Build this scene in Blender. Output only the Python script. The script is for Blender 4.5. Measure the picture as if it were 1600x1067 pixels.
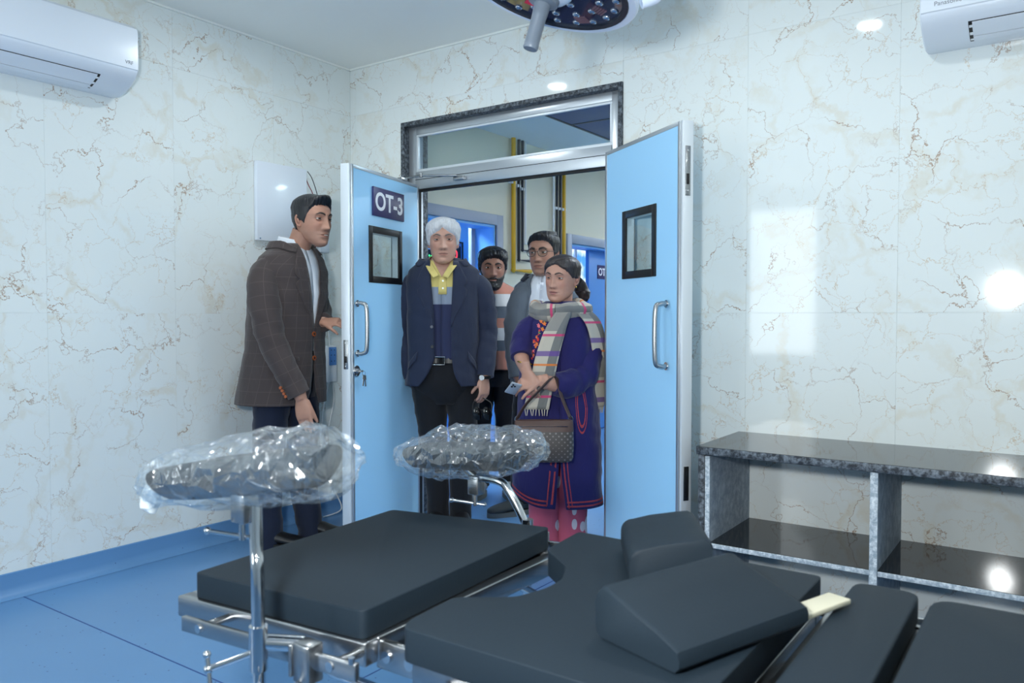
import bpy, bmesh, math, random
import numpy as np
from math import sin, cos, pi, radians, sqrt, atan2, acos, asin, exp
from mathutils import Vector, Matrix, Euler, noise

scene = bpy.context.scene
for o in list(bpy.data.objects):
    bpy.data.objects.remove(o, do_unlink=True)
COL = scene.collection

# ------------------------------------------------------------------ camera
YAW = radians(35.05)
PITCH = radians(-1.77)
CAM = Vector((3.603, -3.422, 1.17))
FW = Vector((-sin(YAW) * cos(PITCH), cos(YAW) * cos(PITCH), sin(PITCH)))
RT = Vector((cos(YAW), sin(YAW), 0))
UP = RT.cross(FW)
cam_data = bpy.data.cameras.new('camera')
cam_data.sensor_width = 36
cam_data.lens = 1240 / 1600 * 36
cam_data.clip_start = 0.02
cam_data.dof.use_dof = True
cam_data.dof.focus_distance = 4.1
cam_data.dof.aperture_fstop = 6.3
cam = bpy.data.objects.new('camera', cam_data)
COL.objects.link(cam)
cam.matrix_world = Matrix((
    (RT.x, UP.x, -FW.x, CAM.x), (RT.y, UP.y, -FW.y, CAM.y), (RT.z, UP.z, -FW.z, CAM.z), (0, 0, 0, 1)))
scene.camera = cam

# ------------------------------------------------------------------ world, light, exposure
world = bpy.data.worlds.new('World')
scene.world = world
world.use_nodes = True
world.node_tree.nodes['Background'].inputs[0].default_value = (0.70, 0.85, 1.0, 1)
world.node_tree.nodes['Background'].inputs[1].default_value = 0.6
vs = scene.view_settings
vs.view_transform = 'Standard'
vs.look = 'None'
vs.exposure = 0.18
vs.gamma = 1.0
vs.use_curve_mapping = False

cy = scene.cycles
cy.max_bounces = 8
cy.diffuse_bounces = 4
cy.glossy_bounces = 4
cy.transmission_bounces = 4
cy.transparent_max_bounces = 12
cy.caustics_reflective = False
cy.caustics_refractive = False

def area_light(name, loc, target, size, power, color, size_y=None):
    l = bpy.data.lights.new(name, 'AREA')
    l.energy = power
    l.color = color
    l.size = size
    if size_y:
        l.shape = 'RECTANGLE'
        l.size_y = size_y
    else:
        l.shape = 'DISK'
    o = bpy.data.objects.new(name, l)
    COL.objects.link(o)
    o.location = loc
    d = Vector(target) - Vector(loc)
    o.rotation_euler = d.to_track_quat('-Z', 'Y').to_euler()
    return o

# the photographer's flash head, a little left of and above the camera
FLASH_W = 44.0
flash = area_light('camera_flash', (3.22, -3.44, 1.37), (1.5, 0, 1.45), 0.16, FLASH_W, (0.95, 0.98, 0.98))
WINDOW_E = 8.0       # daylight window behind the photographer
DOWN_E = 270.0       # recessed downlights
CORR_E = 36.0        # unseen ceiling panels added to light the corridor

# ------------------------------------------------------------------ helpers
def lin(c):
    c = c / 255.0
    return c / 12.92 if c <= 0.04045 else ((c + 0.055) / 1.055) ** 2.4

def rgb(r, g, b):
    return (lin(r), lin(g), lin(b), 1.0)

MATS = {}

def new_mat(name):
    m = bpy.data.materials.new(name)
    m.use_nodes = True
    nt = m.node_tree
    b = nt.nodes['Principled BSDF']
    MATS[name] = m
    return m, nt, b

def N(nt, kind, **kw):
    n = nt.nodes.new(kind)
    for k, v in kw.items():
        if k in n.inputs.keys() if hasattr(n.inputs, 'keys') else False:
            n.inputs[k].default_value = v
        else:
            setattr(n, k, v)
    return n

def mat(name, col, rough=0.5, metal=0.0, bump=0.0, bscale=60.0, var=0.0, vscale=6.0, coat=0.0, spec=0.5,
        stretch=(1, 1, 1), sheen=0.0):
    m, nt, b = new_mat(name)
    b.inputs['Base Color'].default_value = col
    b.inputs['Roughness'].default_value = rough
    b.inputs['Metallic'].default_value = metal
    b.inputs['Specular IOR Level'].default_value = spec
    if coat:
        b.inputs['Coat Weight'].default_value = coat
    if sheen:
        b.inputs['Sheen Weight'].default_value = sheen
    if bump or var:
        tc = nt.nodes.new('ShaderNodeTexCoord')
        mp = nt.nodes.new('ShaderNodeMapping')
        mp.inputs['Scale'].default_value = stretch
        nt.links.new(tc.outputs['Object'], mp.inputs['Vector'])
    if bump:
        t = nt.nodes.new('ShaderNodeTexNoise')
        t.inputs['Scale'].default_value = bscale
        t.inputs['Detail'].default_value = 4
        nt.links.new(mp.outputs['Vector'], t.inputs['Vector'])
        bp = nt.nodes.new('ShaderNodeBump')
        bp.inputs['Strength'].default_value = bump
        bp.inputs['Distance'].default_value = 0.01
        nt.links.new(t.outputs['Fac'], bp.inputs['Height'])
        nt.links.new(bp.outputs['Normal'], b.inputs['Normal'])
    if var:
        t2 = nt.nodes.new('ShaderNodeTexNoise')
        t2.inputs['Scale'].default_value = vscale
        t2.inputs['Detail'].default_value = 5
        nt.links.new(mp.outputs['Vector'], t2.inputs['Vector'])
        mx = nt.nodes.new('ShaderNodeMix')
        mx.data_type = 'RGBA'
        mx.inputs['A'].default_value = tuple(c * (1 - var) for c in col[:3]) + (1,)
        mx.inputs['B'].default_value = tuple(min(1, c * (1 + var)) for c in col[:3]) + (1,)
        nt.links.new(t2.outputs['Fac'], mx.inputs['Factor'])
        nt.links.new(mx.outputs['Result'], b.inputs['Base Color'])
    return m

def emis(name, col, strength):
    m, nt, b = new_mat(name)
    b.inputs['Base Color'].default_value = (0.02, 0.02, 0.02, 1)
    b.inputs['Emission Color'].default_value = col
    b.inputs['Emission Strength'].default_value = strength
    return m

def mesh_obj(name, verts, faces, m=None, parent=None, smooth=False, auto=None):
    me = bpy.data.meshes.new(name)
    me.from_pydata([tuple(v) for v in verts], [], faces)
    me.update()
    return link_mesh(name, me, m, parent, smooth, auto)

def link_mesh(name, me, m=None, parent=None, smooth=False, auto=None):
    if m is not None:
        me.materials.clear()
        for mm in (m if isinstance(m, (list, tuple)) else [m]):
            me.materials.append(mm)
    if smooth:
        for p in me.polygons:
            p.use_smooth = True
        if auto:
            me.set_sharp_from_angle(angle=radians(auto))
    o = bpy.data.objects.new(name, me)
    COL.objects.link(o)
    if parent is not None:
        o.parent = parent
        if parent.get('_world', 0):
            o.matrix_parent_inverse = root_matrix(parent).inverted()
    return o

def root_matrix(o):
    return Matrix.LocRotScale(o.location, o.rotation_euler, o.scale)

def tag(o, label=None, cat=None, group=None, kind=None):
    if label:
        o['label'] = label
    if cat:
        o['category'] = cat
    if group:
        o['group'] = group
    if kind:
        o['kind'] = kind
    return o

def thing(name, loc, label, cat, rz=0.0, group=None, world=True, kind=None):
    o = bpy.data.objects.new(name, None)
    o.empty_display_size = 0.05
    COL.objects.link(o)
    o.location = loc
    o.rotation_euler = (0, 0, rz)
    if world:
        o['_world'] = 1          # children meshes are given in world coordinates
    return tag(o, label, cat, group, kind)

# --- bmesh shape helpers
def bm_obj(name, bm, m=None, parent=None, smooth=False, auto=None):
    me = bpy.data.meshes.new(name)
    bmesh.ops.recalc_face_normals(bm, faces=bm.faces)
    bm.to_mesh(me)
    bm.free()
    return link_mesh(name, me, m, parent, smooth, auto)

def add_box(bm, x0, x1, y0, y1, z0, z1, bevel=0.0, M=None, seg=2):
    b2 = bmesh.new()
    bmesh.ops.create_cube(b2, size=1.0)
    for v in b2.verts:
        v.co = Vector((x0 + (v.co.x + .5) * (x1 - x0), y0 + (v.co.y + .5) * (y1 - y0), z0 + (v.co.z + .5) * (z1 - z0)))
    if bevel:
        bmesh.ops.bevel(b2, geom=b2.edges[:], offset=bevel, segments=seg, profile=0.5, affect='EDGES')
    if M is not None:
        bmesh.ops.transform(b2, matrix=M, verts=b2.verts[:])
    merge(bm, b2)

def merge(bm, b2):
    me = bpy.data.meshes.new('tmp')
    b2.to_mesh(me)
    b2.free()
    bm.from_mesh(me)
    bpy.data.meshes.remove(me)

def box(name, x0, x1, y0, y1, z0, z1, m, parent=None, bevel=0.0, M=None, smooth=False):
    bm = bmesh.new()
    add_box(bm, x0, x1, y0, y1, z0, z1, bevel, M)
    return bm_obj(name, bm, m, parent, smooth or bevel > 0, 40)

def catmull(pts, res):
    pts = [Vector(p) for p in pts]
    if len(pts) < 3 or res <= 1:
        return pts
    out = []
    n = len(pts)
    for i in range(n - 1):
        p0 = pts[max(i - 1, 0)]
        p1, p2 = pts[i], pts[i + 1]
        p3 = pts[min(i + 2, n - 1)]
        for k in range(res):
            t = k / res
            out.append(0.5 * ((2 * p1) + (-p0 + p2) * t + (2 * p0 - 5 * p1 + 4 * p2 - p3) * t * t + (-p0 + 3 * p1 - 3 * p2 + p3) * t ** 3))
    out.append(pts[-1])
    return out

def tube_geo(pts, rad, n=12, res=1, cap=True, ref=None, rnd=0.0):
    """swept tube; rad: number or list of numbers / (a,b); returns verts, faces"""
    k = len(pts)
    if not isinstance(rad, (list, tuple)):
        rad = [rad] * k
    rr = [Vector((r[0], r[1], 0)) if isinstance(r, (tuple, list)) else Vector((r, r, 0)) for r in rad]
    P = catmull(pts, res)
    R = catmull(rr, res) if (res > 1 and k > 2) else rr
    if len(P) != len(R):
        R = [rr[0]] * len(P)
    T = []
    for i in range(len(P)):
        a = P[max(i - 1, 0)]
        b = P[min(i + 1, len(P) - 1)]
        d = (b - a)
        T.append(d.normalized() if d.length > 1e-9 else Vector((0, 0, 1)))
    up = Vector(ref) if ref is not None else (Vector((0, 0, 1)) if abs(T[0].z) < 0.9 else Vector((1, 0, 0)))
    u = (up - T[0] * up.dot(T[0])).normalized()
    V = []
    F = []
    for i, p in enumerate(P):
        u = u - T[i] * u.dot(T[i])
        u.normalize()
        w = T[i].cross(u)
        for j in range(n):
            a = 2 * pi * j / n
            V.append(p + u * (cos(a) * R[i].x) + w * (sin(a) * R[i].y))
    m = len(P)
    for i in range(m - 1):
        for j in range(n):
            a = i * n + j
            b = i * n + (j + 1) % n
            F.append((a, b, b + n, a + n))
    if cap:
        F.append(tuple(range(n - 1, -1, -1)))
        F.append(tuple(range((m - 1) * n, m * n)))
    return V, F

class Geo:
    """collects verts and faces of several shapes into one mesh"""
    def __init__(self):
        self.v = []
        self.f = []
        self.mi = []

    def add(self, vf, mi=0):
        o = len(self.v)
        self.v += [Vector(p) for p in vf[0]]
        for f in vf[1]:
            self.f.append(tuple(i + o for i in f))
            self.mi.append(mi)
        return self

    def tube(self, pts, rad, n=12, res=1, cap=True, ref=None, mi=0):
        return self.add(tube_geo(pts, rad, n, res, cap, ref), mi)

    def box(self, x0, x1, y0, y1, z0, z1, bevel=0.0, M=None, mi=0):
        bm = bmesh.new()
        add_box(bm, x0, x1, y0, y1, z0, z1, bevel, M)
        return self.bm(bm, mi)

    def bm(self, bm, mi=0):
        bm.verts.ensure_lookup_table()
        bm.verts.index_update()
        self.add(([v.co.copy() for v in bm.verts], [tuple(v.index for v in f.verts) for f in bm.faces]), mi)
        bm.free()
        return self

    def sphere(self, c, r, nu=16, nv=10, sc=(1, 1, 1), M=None, mi=0):
        bm = bmesh.new()
        bmesh.ops.create_uvsphere(bm, u_segments=nu, v_segments=nv, radius=1)
        for v in bm.verts:
            v.co = Vector((v.co.x * r * sc[0], v.co.y * r * sc[1], v.co.z * r * sc[2]))
            if M is not None:
                v.co = M @ v.co
            v.co += Vector(c)
        return self.bm(bm, mi)

    def build(self, name, m, parent=None, smooth=True, auto=50):
        o = mesh_obj(name, self.v, self.f, m, parent, smooth, auto)
        if any(self.mi):
            for p, i in zip(o.data.polygons, self.mi):
                p.material_index = i
        return o

def grid_geo(rows, wrap=True, cap0=False, cap1=False):
    n = len(rows[0])
    V = [p for r in rows for p in r]
    F = []
    for i in range(len(rows) - 1):
        for j in range(n if wrap else n - 1):
            a = i * n + j
            b = i * n + (j + 1) % n
            F.append((a, b, b + n, a + n))
    if cap0:
        F.append(tuple(range(n - 1, -1, -1)))
    if cap1:
        F.append(tuple(range((len(rows) - 1) * n, len(rows) * n)))
    return V, F

def prism_geo(poly, axis, a0, a1):
    """extrude a 2D polygon along an axis"""
    def mk(u, v, w):
        return Vector((w, u, v)) if axis == 'x' else (Vector((u, w, v)) if axis == 'y' else Vector((u, v, w)))
    n = len(poly)
    V = [mk(u, v, a0) for u, v in poly] + [mk(u, v, a1) for u, v in poly]
    F = [tuple(range(n - 1, -1, -1)), tuple(range(n, 2 * n))]
    for i in range(n):
        j = (i + 1) % n
        F.append((i, j, j + n, i + n))
    return V, F

def lathe_geo(profile, n=32, center=(0, 0, 0), M=None):
    rows = []
    for r, z in profile:
        row = []
        for j in range(n):
            a = 2 * pi * j / n
            p = Vector((r * cos(a), r * sin(a), z))
            if M is not None:
                p = M @ p
            row.append(p + Vector(center))
        rows.append(row)
    return grid_geo(rows, True, True, True)

def bevel_mod(o, w, seg=2, angle=35):
    md = o.modifiers.new('bevel', 'BEVEL')
    md.width = w
    md.segments = seg
    md.limit_method = 'ANGLE'
    md.angle_limit = radians(angle)
    return o

def text_mesh(name, body, size, M, m, parent=None, extrude=0.001, bold=0.0, align='CENTER'):
    cu = bpy.data.curves.new(name, 'FONT')
    cu.body = body
    cu.size = size
    cu.extrude = extrude
    cu.offset = bold
    cu.align_x = align
    cu.align_y = 'CENTER'
    cu.resolution_u = 8
    t = bpy.data.objects.new('tmp_text', cu)
    COL.objects.link(t)
    dg = bpy.context.evaluated_depsgraph_get()
    me = bpy.data.meshes.new_from_object(t.evaluated_get(dg))
    bpy.data.objects.remove(t, do_unlink=True)
    me.transform(M)
    me.name = name
    return link_mesh(name, me, m, parent)

def frame_mat(origin, xdir, ydir):
    x = Vector(xdir).normalized()
    y = Vector(ydir).normalized()
    z = x.cross(y)
    o = Vector(origin)
    return Matrix(((x.x, y.x, z.x, o.x), (x.y, y.y, z.y, o.y), (x.z, y.z, z.z, o.z), (0, 0, 0, 1)))

def evaluated(o):
    dg = bpy.context.evaluated_depsgraph_get()
    return bpy.data.meshes.new_from_object(o.evaluated_get(dg))

def smoothstep(a, b, x):
    t = max(0.0, min(1.0, (x - a) / (b - a)))
    return t * t * (3 - 2 * t)

def gauss(x, s):
    return exp(-(x / s) ** 2)

def interp(x, xs, ys):
    return float(np.interp(x, xs, ys))
# ================================================================== materials
def marble_mat():
    m, nt, b = new_mat('marble_tile')
    L = nt.links.new
    tc = nt.nodes.new('ShaderNodeTexCoord')
    oi = nt.nodes.new('ShaderNodeObjectInfo')
    mul = nt.nodes.new('ShaderNodeVectorMath'); mul.operation = 'MULTIPLY_ADD'
    cmb = nt.nodes.new('ShaderNodeCombineXYZ')
    for i in range(3):
        L(oi.outputs['Random'], cmb.inputs[i])
    mul.inputs[1].default_value = (7.0, 7.0, 11.0)
    L(cmb.outputs[0], mul.inputs[0])
    L(tc.outputs['Object'], mul.inputs[2])
    # warp
    nz = nt.nodes.new('ShaderNodeTexNoise')
    nz.inputs['Scale'].default_value = 3.2
    nz.inputs['Detail'].default_value = 7
    nz.inputs['Roughness'].default_value = 0.62
    L(mul.outputs[0], nz.inputs['Vector'])
    sub = nt.nodes.new('ShaderNodeVectorMath'); sub.operation = 'MULTIPLY_ADD'
    sub.inputs[1].default_value = (0.42, 0.42, 0.42)
    L(nz.outputs['Color'], sub.inputs[0])
    L(mul.outputs[0], sub.inputs[2])

    def vein(scale, width, seed):
        mp = nt.nodes.new('ShaderNodeMapping')
        mp.inputs['Location'].default_value = (seed, seed * 1.7, seed * .6)
        mp.inputs['Rotation'].default_value = (0.5, 0.4, 0.3)
        L(sub.outputs[0], mp.inputs['Vector'])
        v = nt.nodes.new('ShaderNodeTexVoronoi')
        v.feature = 'DISTANCE_TO_EDGE'
        v.inputs['Scale'].default_value = scale
        L(mp.outputs[0], v.inputs['Vector'])
        mr = nt.nodes.new('ShaderNodeMapRange')
        mr.interpolation_type = 'SMOOTHSTEP'
        mr.inputs['From Min'].default_value = 0.0
        mr.inputs['From Max'].default_value = width
        mr.inputs['To Min'].default_value = 1.0
        mr.inputs['To Max'].default_value = 0.0
        L(v.outputs['Distance'], mr.inputs['Value'])
        # patchy strength
        n2 = nt.nodes.new('ShaderNodeTexNoise')
        n2.inputs['Scale'].default_value = 4.5
        n2.inputs['Detail'].default_value = 4
        L(mp.outputs[0], n2.inputs['Vector'])
        m2 = nt.nodes.new('ShaderNodeMapRange')
        m2.inputs['From Min'].default_value = 0.40
        m2.inputs['From Max'].default_value = 0.62
        L(n2.outputs['Fac'], m2.inputs['Value'])
        mm = nt.nodes.new('ShaderNodeMath'); mm.operation = 'MULTIPLY'
        L(mr.outputs[0], mm.inputs[0])
        L(m2.outputs[0], mm.inputs[1])
        return mm.outputs[0]
    v1 = vein(3.3, 0.011, 0.0)
    v2 = vein(7.5, 0.017, 3.1)
    v3 = vein(2.2, 0.07, 5.7)
    # base tone
    n3 = nt.nodes.new('ShaderNodeTexNoise')
    n3.inputs['Scale'].default_value = 1.6
    n3.inputs['Detail'].default_value = 5
    L(mul.outputs[0], n3.inputs['Vector'])
    base = nt.nodes.new('ShaderNodeMix'); base.data_type = 'RGBA'
    base.inputs['A'].default_value = rgb(219, 227, 227)
    base.inputs['B'].default_value = rgb(229, 235, 234)
    L(n3.outputs['Fac'], base.inputs['Factor'])
    cur = base.outputs['Result']
    for fac, col, k in ((v3, rgb(214, 208, 190), 0.5), (v2, rgb(196, 172, 138), 0.7), (v1, rgb(154, 120, 88), 0.9)):
        mk = nt.nodes.new('ShaderNodeMath'); mk.operation = 'MULTIPLY'
        mk.inputs[1].default_value = k
        L(fac, mk.inputs[0])
        mx = nt.nodes.new('ShaderNodeMix'); mx.data_type = 'RGBA'
        L(mk.outputs[0], mx.inputs['Factor'])
        L(cur, mx.inputs['A'])
        mx.inputs['B'].default_value = col
        cur = mx.outputs['Result']
    L(cur, b.inputs['Base Color'])
    b.inputs['Roughness'].default_value = 0.06
    b.inputs['Specular IOR Level'].default_value = 0.36
    return m

def granite_mat(name, c0, c1, rough, scale=90):
    m, nt, b = new_mat(name)
    L = nt.links.new
    tc = nt.nodes.new('ShaderNodeTexCoord')
    n1 = nt.nodes.new('ShaderNodeTexNoise')
    n1.inputs['Scale'].default_value = scale
    n1.inputs['Detail'].default_value = 6
    n1.inputs['Roughness'].default_value = 0.7
    L(tc.outputs['Object'], n1.inputs['Vector'])
    r = nt.nodes.new('ShaderNodeValToRGB')
    r.color_ramp.elements[0].position = 0.42
    r.color_ramp.elements[0].color = c0
    r.color_ramp.elements[1].position = 0.68
    r.color_ramp.elements[1].color = c1
    L(n1.outputs['Fac'], r.inputs['Fac'])
    L(r.outputs['Color'], b.inputs['Base Color'])
    b.inputs['Roughness'].default_value = rough
    return m

def floor_mat():
    m, nt, b = new_mat('blue_vinyl')
    L = nt.links.new
    tc = nt.nodes.new('ShaderNodeTexCoord')
    n1 = nt.nodes.new('ShaderNodeTexNoise')
    n1.inputs['Scale'].default_value = 2.2
    n1.inputs['Detail'].default_value = 5
    L(tc.outputs['Object'], n1.inputs['Vector'])
    mx = nt.nodes.new('ShaderNodeMix'); mx.data_type = 'RGBA'
    mx.inputs['A'].default_value = rgb(90, 135, 182)
    mx.inputs['B'].default_value = rgb(100, 146, 192)
    L(n1.outputs['Fac'], mx.inputs['Factor'])
    v = nt.nodes.new('ShaderNodeTexVoronoi')
    v.inputs['Scale'].default_value = 26
    L(tc.outputs['Object'], v.inputs['Vector'])
    lt = nt.nodes.new('ShaderNodeMath'); lt.operation = 'LESS_THAN'
    lt.inputs[1].default_value = 0.075
    L(v.outputs['Distance'], lt.inputs[0])
    m2 = nt.nodes.new('ShaderNodeMix'); m2.data_type = 'RGBA'
    L(lt.outputs[0], m2.inputs['Factor'])
    L(mx.outputs['Result'], m2.inputs['A'])
    m2.inputs['B'].default_value = rgb(36, 66, 120)
    L(m2.outputs['Result'], b.inputs['Base Color'])
    b.inputs['Roughness'].default_value = 0.32
    return m

M_MARBLE = marble_mat()
M_GROUT = mat('tile_grout', rgb(216, 224, 220), 0.8)
M_CEIL = mat('ceiling_paint', rgb(238, 240, 236), 0.85, bump=0.03, bscale=30)
M_FLOOR = floor_mat()
M_SEAM = mat('floor_weld', rgb(40, 78, 140), 0.5)
M_GRANITE = granite_mat('black_granite', rgb(14, 16, 20), rgb(46, 50, 56), 0.07)
M_GRANITE_CUT = granite_mat('granite_sawn_edge', rgb(30, 36, 44), rgb(120, 130, 140), 0.55, 60)
M_GRANITE_RAW = granite_mat('granite_unpolished', rgb(136, 150, 164), rgb(176, 188, 198), 0.75, 30)
M_GRANITE_CHIP = granite_mat('granite_chipped_edge', rgb(150, 164, 176), rgb(225, 232, 236), 0.8, 70)
M_ALU = mat('brushed_aluminium', rgb(186, 192, 198), 0.32, 0.75, bump=0.02, bscale=40, stretch=(1, 1, 12))
M_ALUW = mat('white_aluminium', rgb(214, 222, 228), 0.35, 0.25)
M_BLACK = mat('black_plastic', rgb(16, 17, 20), 0.4)
M_GASKET = mat('black_gasket', rgb(14, 14, 16), 0.7)
M_DOOR = mat("door_blue", rgb(164, 217, 253), 0.3, var=0.02, vscale=2)
M_CREAM = mat('cream_paint', rgb(214, 212, 196), 0.8, bump=0.04, bscale=25)
M_BLUEWALL = mat('blue_panel', rgb(116, 178, 238), 0.45)
M_BLUEDK = mat('blue_door_dark', rgb(84, 140, 208), 0.4)
M_GREYFR = mat('grey_door_frame', rgb(150, 160, 178), 0.45)
M_CHROME = mat('chrome', rgb(210, 212, 215), 0.12, 1.0)
M_STEEL = mat('satin_steel', rgb(170, 172, 174), 0.27, 1.0, bump=0.03, bscale=30, stretch=(1, 1, 8))
M_WHITE = mat('white_plastic', rgb(226, 232, 238), 0.3)
M_WHITEM = mat('white_enamel', rgb(222, 230, 240), 0.25, coat=0.3)
M_NAVY = mat('sign_navy', rgb(38, 34, 92), 0.35)
M_SIGNW = mat('sign_letter_white', rgb(235, 236, 242), 0.5)
M_YEL = mat('pipe_yellow', rgb(214, 166, 24), 0.4)
M_PIPEB = mat('pipe_black', rgb(22, 30, 44), 0.4)

def glass_mat(name, tint=(0.9, 0.96, 0.97, 1), rough=0.0):
    m, nt, b = new_mat(name)
    L = nt.links.new
    out = nt.nodes['Material Output']
    tr = nt.nodes.new('ShaderNodeBsdfTransparent')
    tr.inputs[0].default_value = tint
    gl = nt.nodes.new('ShaderNodeBsdfGlossy')
    gl.inputs['Roughness'].default_value = rough
    lw = nt.nodes.new('ShaderNodeLayerWeight')
    pw = nt.nodes.new('ShaderNodeMath'); pw.operation = 'POWER'
    pw.inputs[1].default_value = 4.0
    L(lw.outputs['Facing'], pw.inputs[0])
    ml = nt.nodes.new('ShaderNodeMath'); ml.operation = 'MULTIPLY_ADD'
    ml.inputs[1].default_value = 0.9
    ml.inputs[2].default_value = 0.035
    L(pw.outputs[0], ml.inputs[0])
    mx = nt.nodes.new('ShaderNodeMixShader')
    L(ml.outputs[0], mx.inputs[0])
    L(tr.outputs[0], mx.inputs[1])
    L(gl.outputs[0], mx.inputs[2])
    L(mx.outputs[0], out.inputs['Surface'])
    return m
M_GLASS = glass_mat('clear_glass')

# ================================================================== room shell
H = 2.67
RX, RY = 5.3, -6.0            # far right wall, wall behind the photographer
DX0, DX1, DZ = 0.425, 1.848, 2.288   # masonry opening of the doorway

def S(o):
    o['kind'] = 'structure'
    return o

floor = S(box('floor', -0.2, RX + .2, RY - .2, 0.2, -0.1, 0.0, M_FLOOR))
floor_c = S(box('floor_corridor', -2.8, 3.2, 0.2, 7.2, -0.1, 0.0, M_FLOOR))
# welded seams of the vinyl sheets
for (xa, ya, xb, yb) in ((0.0, -1.905, 1.75, -1.905), (1.75, -6, 1.75, 0.0), (3.6, -6, 3.6, 0.0)):
    d = 0.0025
    if xa == xb:
        box('floor_seam', xa - d, xa + d, ya, yb, 0.0, 0.0008, M_SEAM, floor)
    else:
        box('floor_seam', xa, xb, ya - d, ya + d, 0.0, 0.0008, M_SEAM, floor)
ceiling = S(box('ceiling', -0.2, RX + .2, RY - .2, 0.2, H, H + 0.1, M_CEIL))
ceiling_c = S(box('ceiling_corridor', -0.5, 3.2, 0.2, 7.2, H, H + 0.1, M_CEIL))

wall_left = S(box('wall_left', -0.2, -0.008, RY - .2, 0.2, 0, H, M_GROUT))
g = Geo()
g.box(-0.008, DX0, 0.008, 0.2, 0, H).box(DX1, RX, 0.008, 0.2, 0, H).box(DX0, DX1, 0.008, 0.2, DZ, H)
wall_front = S(g.build('wall_front', M_GROUT, smooth=False))
wall_right = S(box('wall_right', RX, RX + .2, RY - .2, 0.2, 0, H, M_MARBLE))
# wall behind the photographer with its daylight window
WX0, WX1, WZ0, WZ1 = 0.42, 1.26, 0.70, 2.46
g = Geo()
g.box(-0.2, WX0, RY - .2, RY, 0, H).box(WX1, RX, RY - .2, RY, 0, H).box(WX0, WX1, RY - .2, RY, 0, WZ0).box(WX0, WX1, RY - .2, RY, WZ1, H)
wall_back = S(g.build('wall_back', M_MARBLE, smooth=False))
M_DAY = emis('daylight_frosted_pane', (0.87, 0.95, 0.99, 1), WINDOW_E)
win = thing('window_1', ((WX0 + WX1) / 2, RY, WZ0), None, None, kind='structure')
g = Geo()
g.box(WX0, WX0 + .04, RY - .1, RY - .02, WZ0, WZ1).box(WX1 - .04, WX1, RY - .1, RY - .02, WZ0, WZ1)
g.box(WX0, WX1, RY - .1, RY - .02, WZ0, WZ0 + .04).box(WX0, WX1, RY - .1, RY - .02, WZ1 - .04, WZ1)
g.build('window_frame', M_ALU, win, smooth=False)
box('window_pane', WX0 + .04, WX1 - .04, RY - .07, RY - .055, WZ0 + .04, WZ1 - .04, M_DAY, win)

# ------------------------------------------------------------------ wall tiles (each its own piece)
GAP = 0.0002
_tile_cache = {}
def tile_piece(parent, plane, a0, a1, z0, z1):
    """one tile; plane 'L' lies on x=0 (a = y), plane 'F' lies on y=0 (a = x)"""
    w, h = round(a1 - a0 - 2 * GAP, 4), round(z1 - z0 - 2 * GAP, 4)
    if w < 0.01 or h < 0.01:
        return
    key = (plane, w, h)
    if key not in _tile_cache:
        bm = bmesh.new()
        if plane == 'L':
            add_box(bm, -0.008, 0.0, 0, w, 0, h, 0.0003, seg=1)
        else:
            add_box(bm, 0, w, 0.0, 0.008, 0, h, 0.0003, seg=1)
        me = bpy.data.meshes.new('tile')
        bmesh.ops.recalc_face_normals(bm, faces=bm.faces)
        bm.to_mesh(me); bm.free()
        me.materials.append(M_MARBLE)
        _tile_cache[key] = me
    o = bpy.data.objects.new('tile', _tile_cache[key])
    COL.objects.link(o)
    o.parent = parent
    o.location = (0, a0 + GAP, z0 + GAP) if plane == 'L' else (a0 + GAP, 0, z0 + GAP)

zs = [0.0, 1.187, 2.387, H]
ys = [-0.571 - .6 * k for k in range(9)]
ys = [0.0] + [y for y in ys if y > RY] + [RY]
for i in range(len(ys) - 1):
    for k in range(3):
        tile_piece(wall_left, 'L', ys[i + 1], ys[i], zs[k], zs[k + 1])
xs = [0.0] + [0.049 + .6 * k for k in range(9)] + [RX]
for i in range(len(xs) - 1):
    for k in range(3):
        a0, a1, z0, z1 = xs[i], xs[i + 1], zs[k], zs[k + 1]
        if a1 <= DX0 or a0 >= DX1 or z0 >= DZ:
            tile_piece(wall_front, 'F', a0, a1, z0, z1)
            continue
        if a0 < DX0:
            tile_piece(wall_front, 'F', a0, DX0, z0, z1)
        if a1 > DX1:
            tile_piece(wall_front, 'F', DX1, a1, z0, z1)
        if z1 > DZ:
            tile_piece(wall_front, 'F', max(a0, DX0), min(a1, DX1), DZ, z1)

# thin bead of white sealant where wall meets ceiling
M_SEAL = mat('white_sealant', rgb(232, 236, 232), 0.5)
g = Geo().box(0.0, 0.012, RY, 0.0, H - 0.010, H)
S(g.build('trim_1', M_SEAL, smooth=False))
g = Geo().box(0.0, RX, -0.012, 0.0, H - 0.010, H)
S(g.build('trim_2', M_SEAL, smooth=False))

# coved vinyl skirting
def cove(axis, a0, a1):
    prof = [(0.001, 0.103), (0.006, 0.100), (0.007, 0.045), (0.012, 0.022), (0.024, 0.009), (0.045, 0.001), (0.001, 0.0)]
    if axis == 'L':
        return prism_geo([(p, z) for p, z in prof], 'y', a0, a1)
    return prism_geo([(-p, z) for p, z in prof], 'x', a0, a1)
S(Geo().add(cove('L', RY, 0.0)).build('baseboard_left', M_FLOOR, auto=40))
S(Geo().add(cove('F', 0.0, DX0)).build('baseboard_front_left', M_FLOOR, auto=40))
S(Geo().add(cove('F', DX1, 2.42)).build('baseboard_front_right', M_FLOOR, auto=40))

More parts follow.
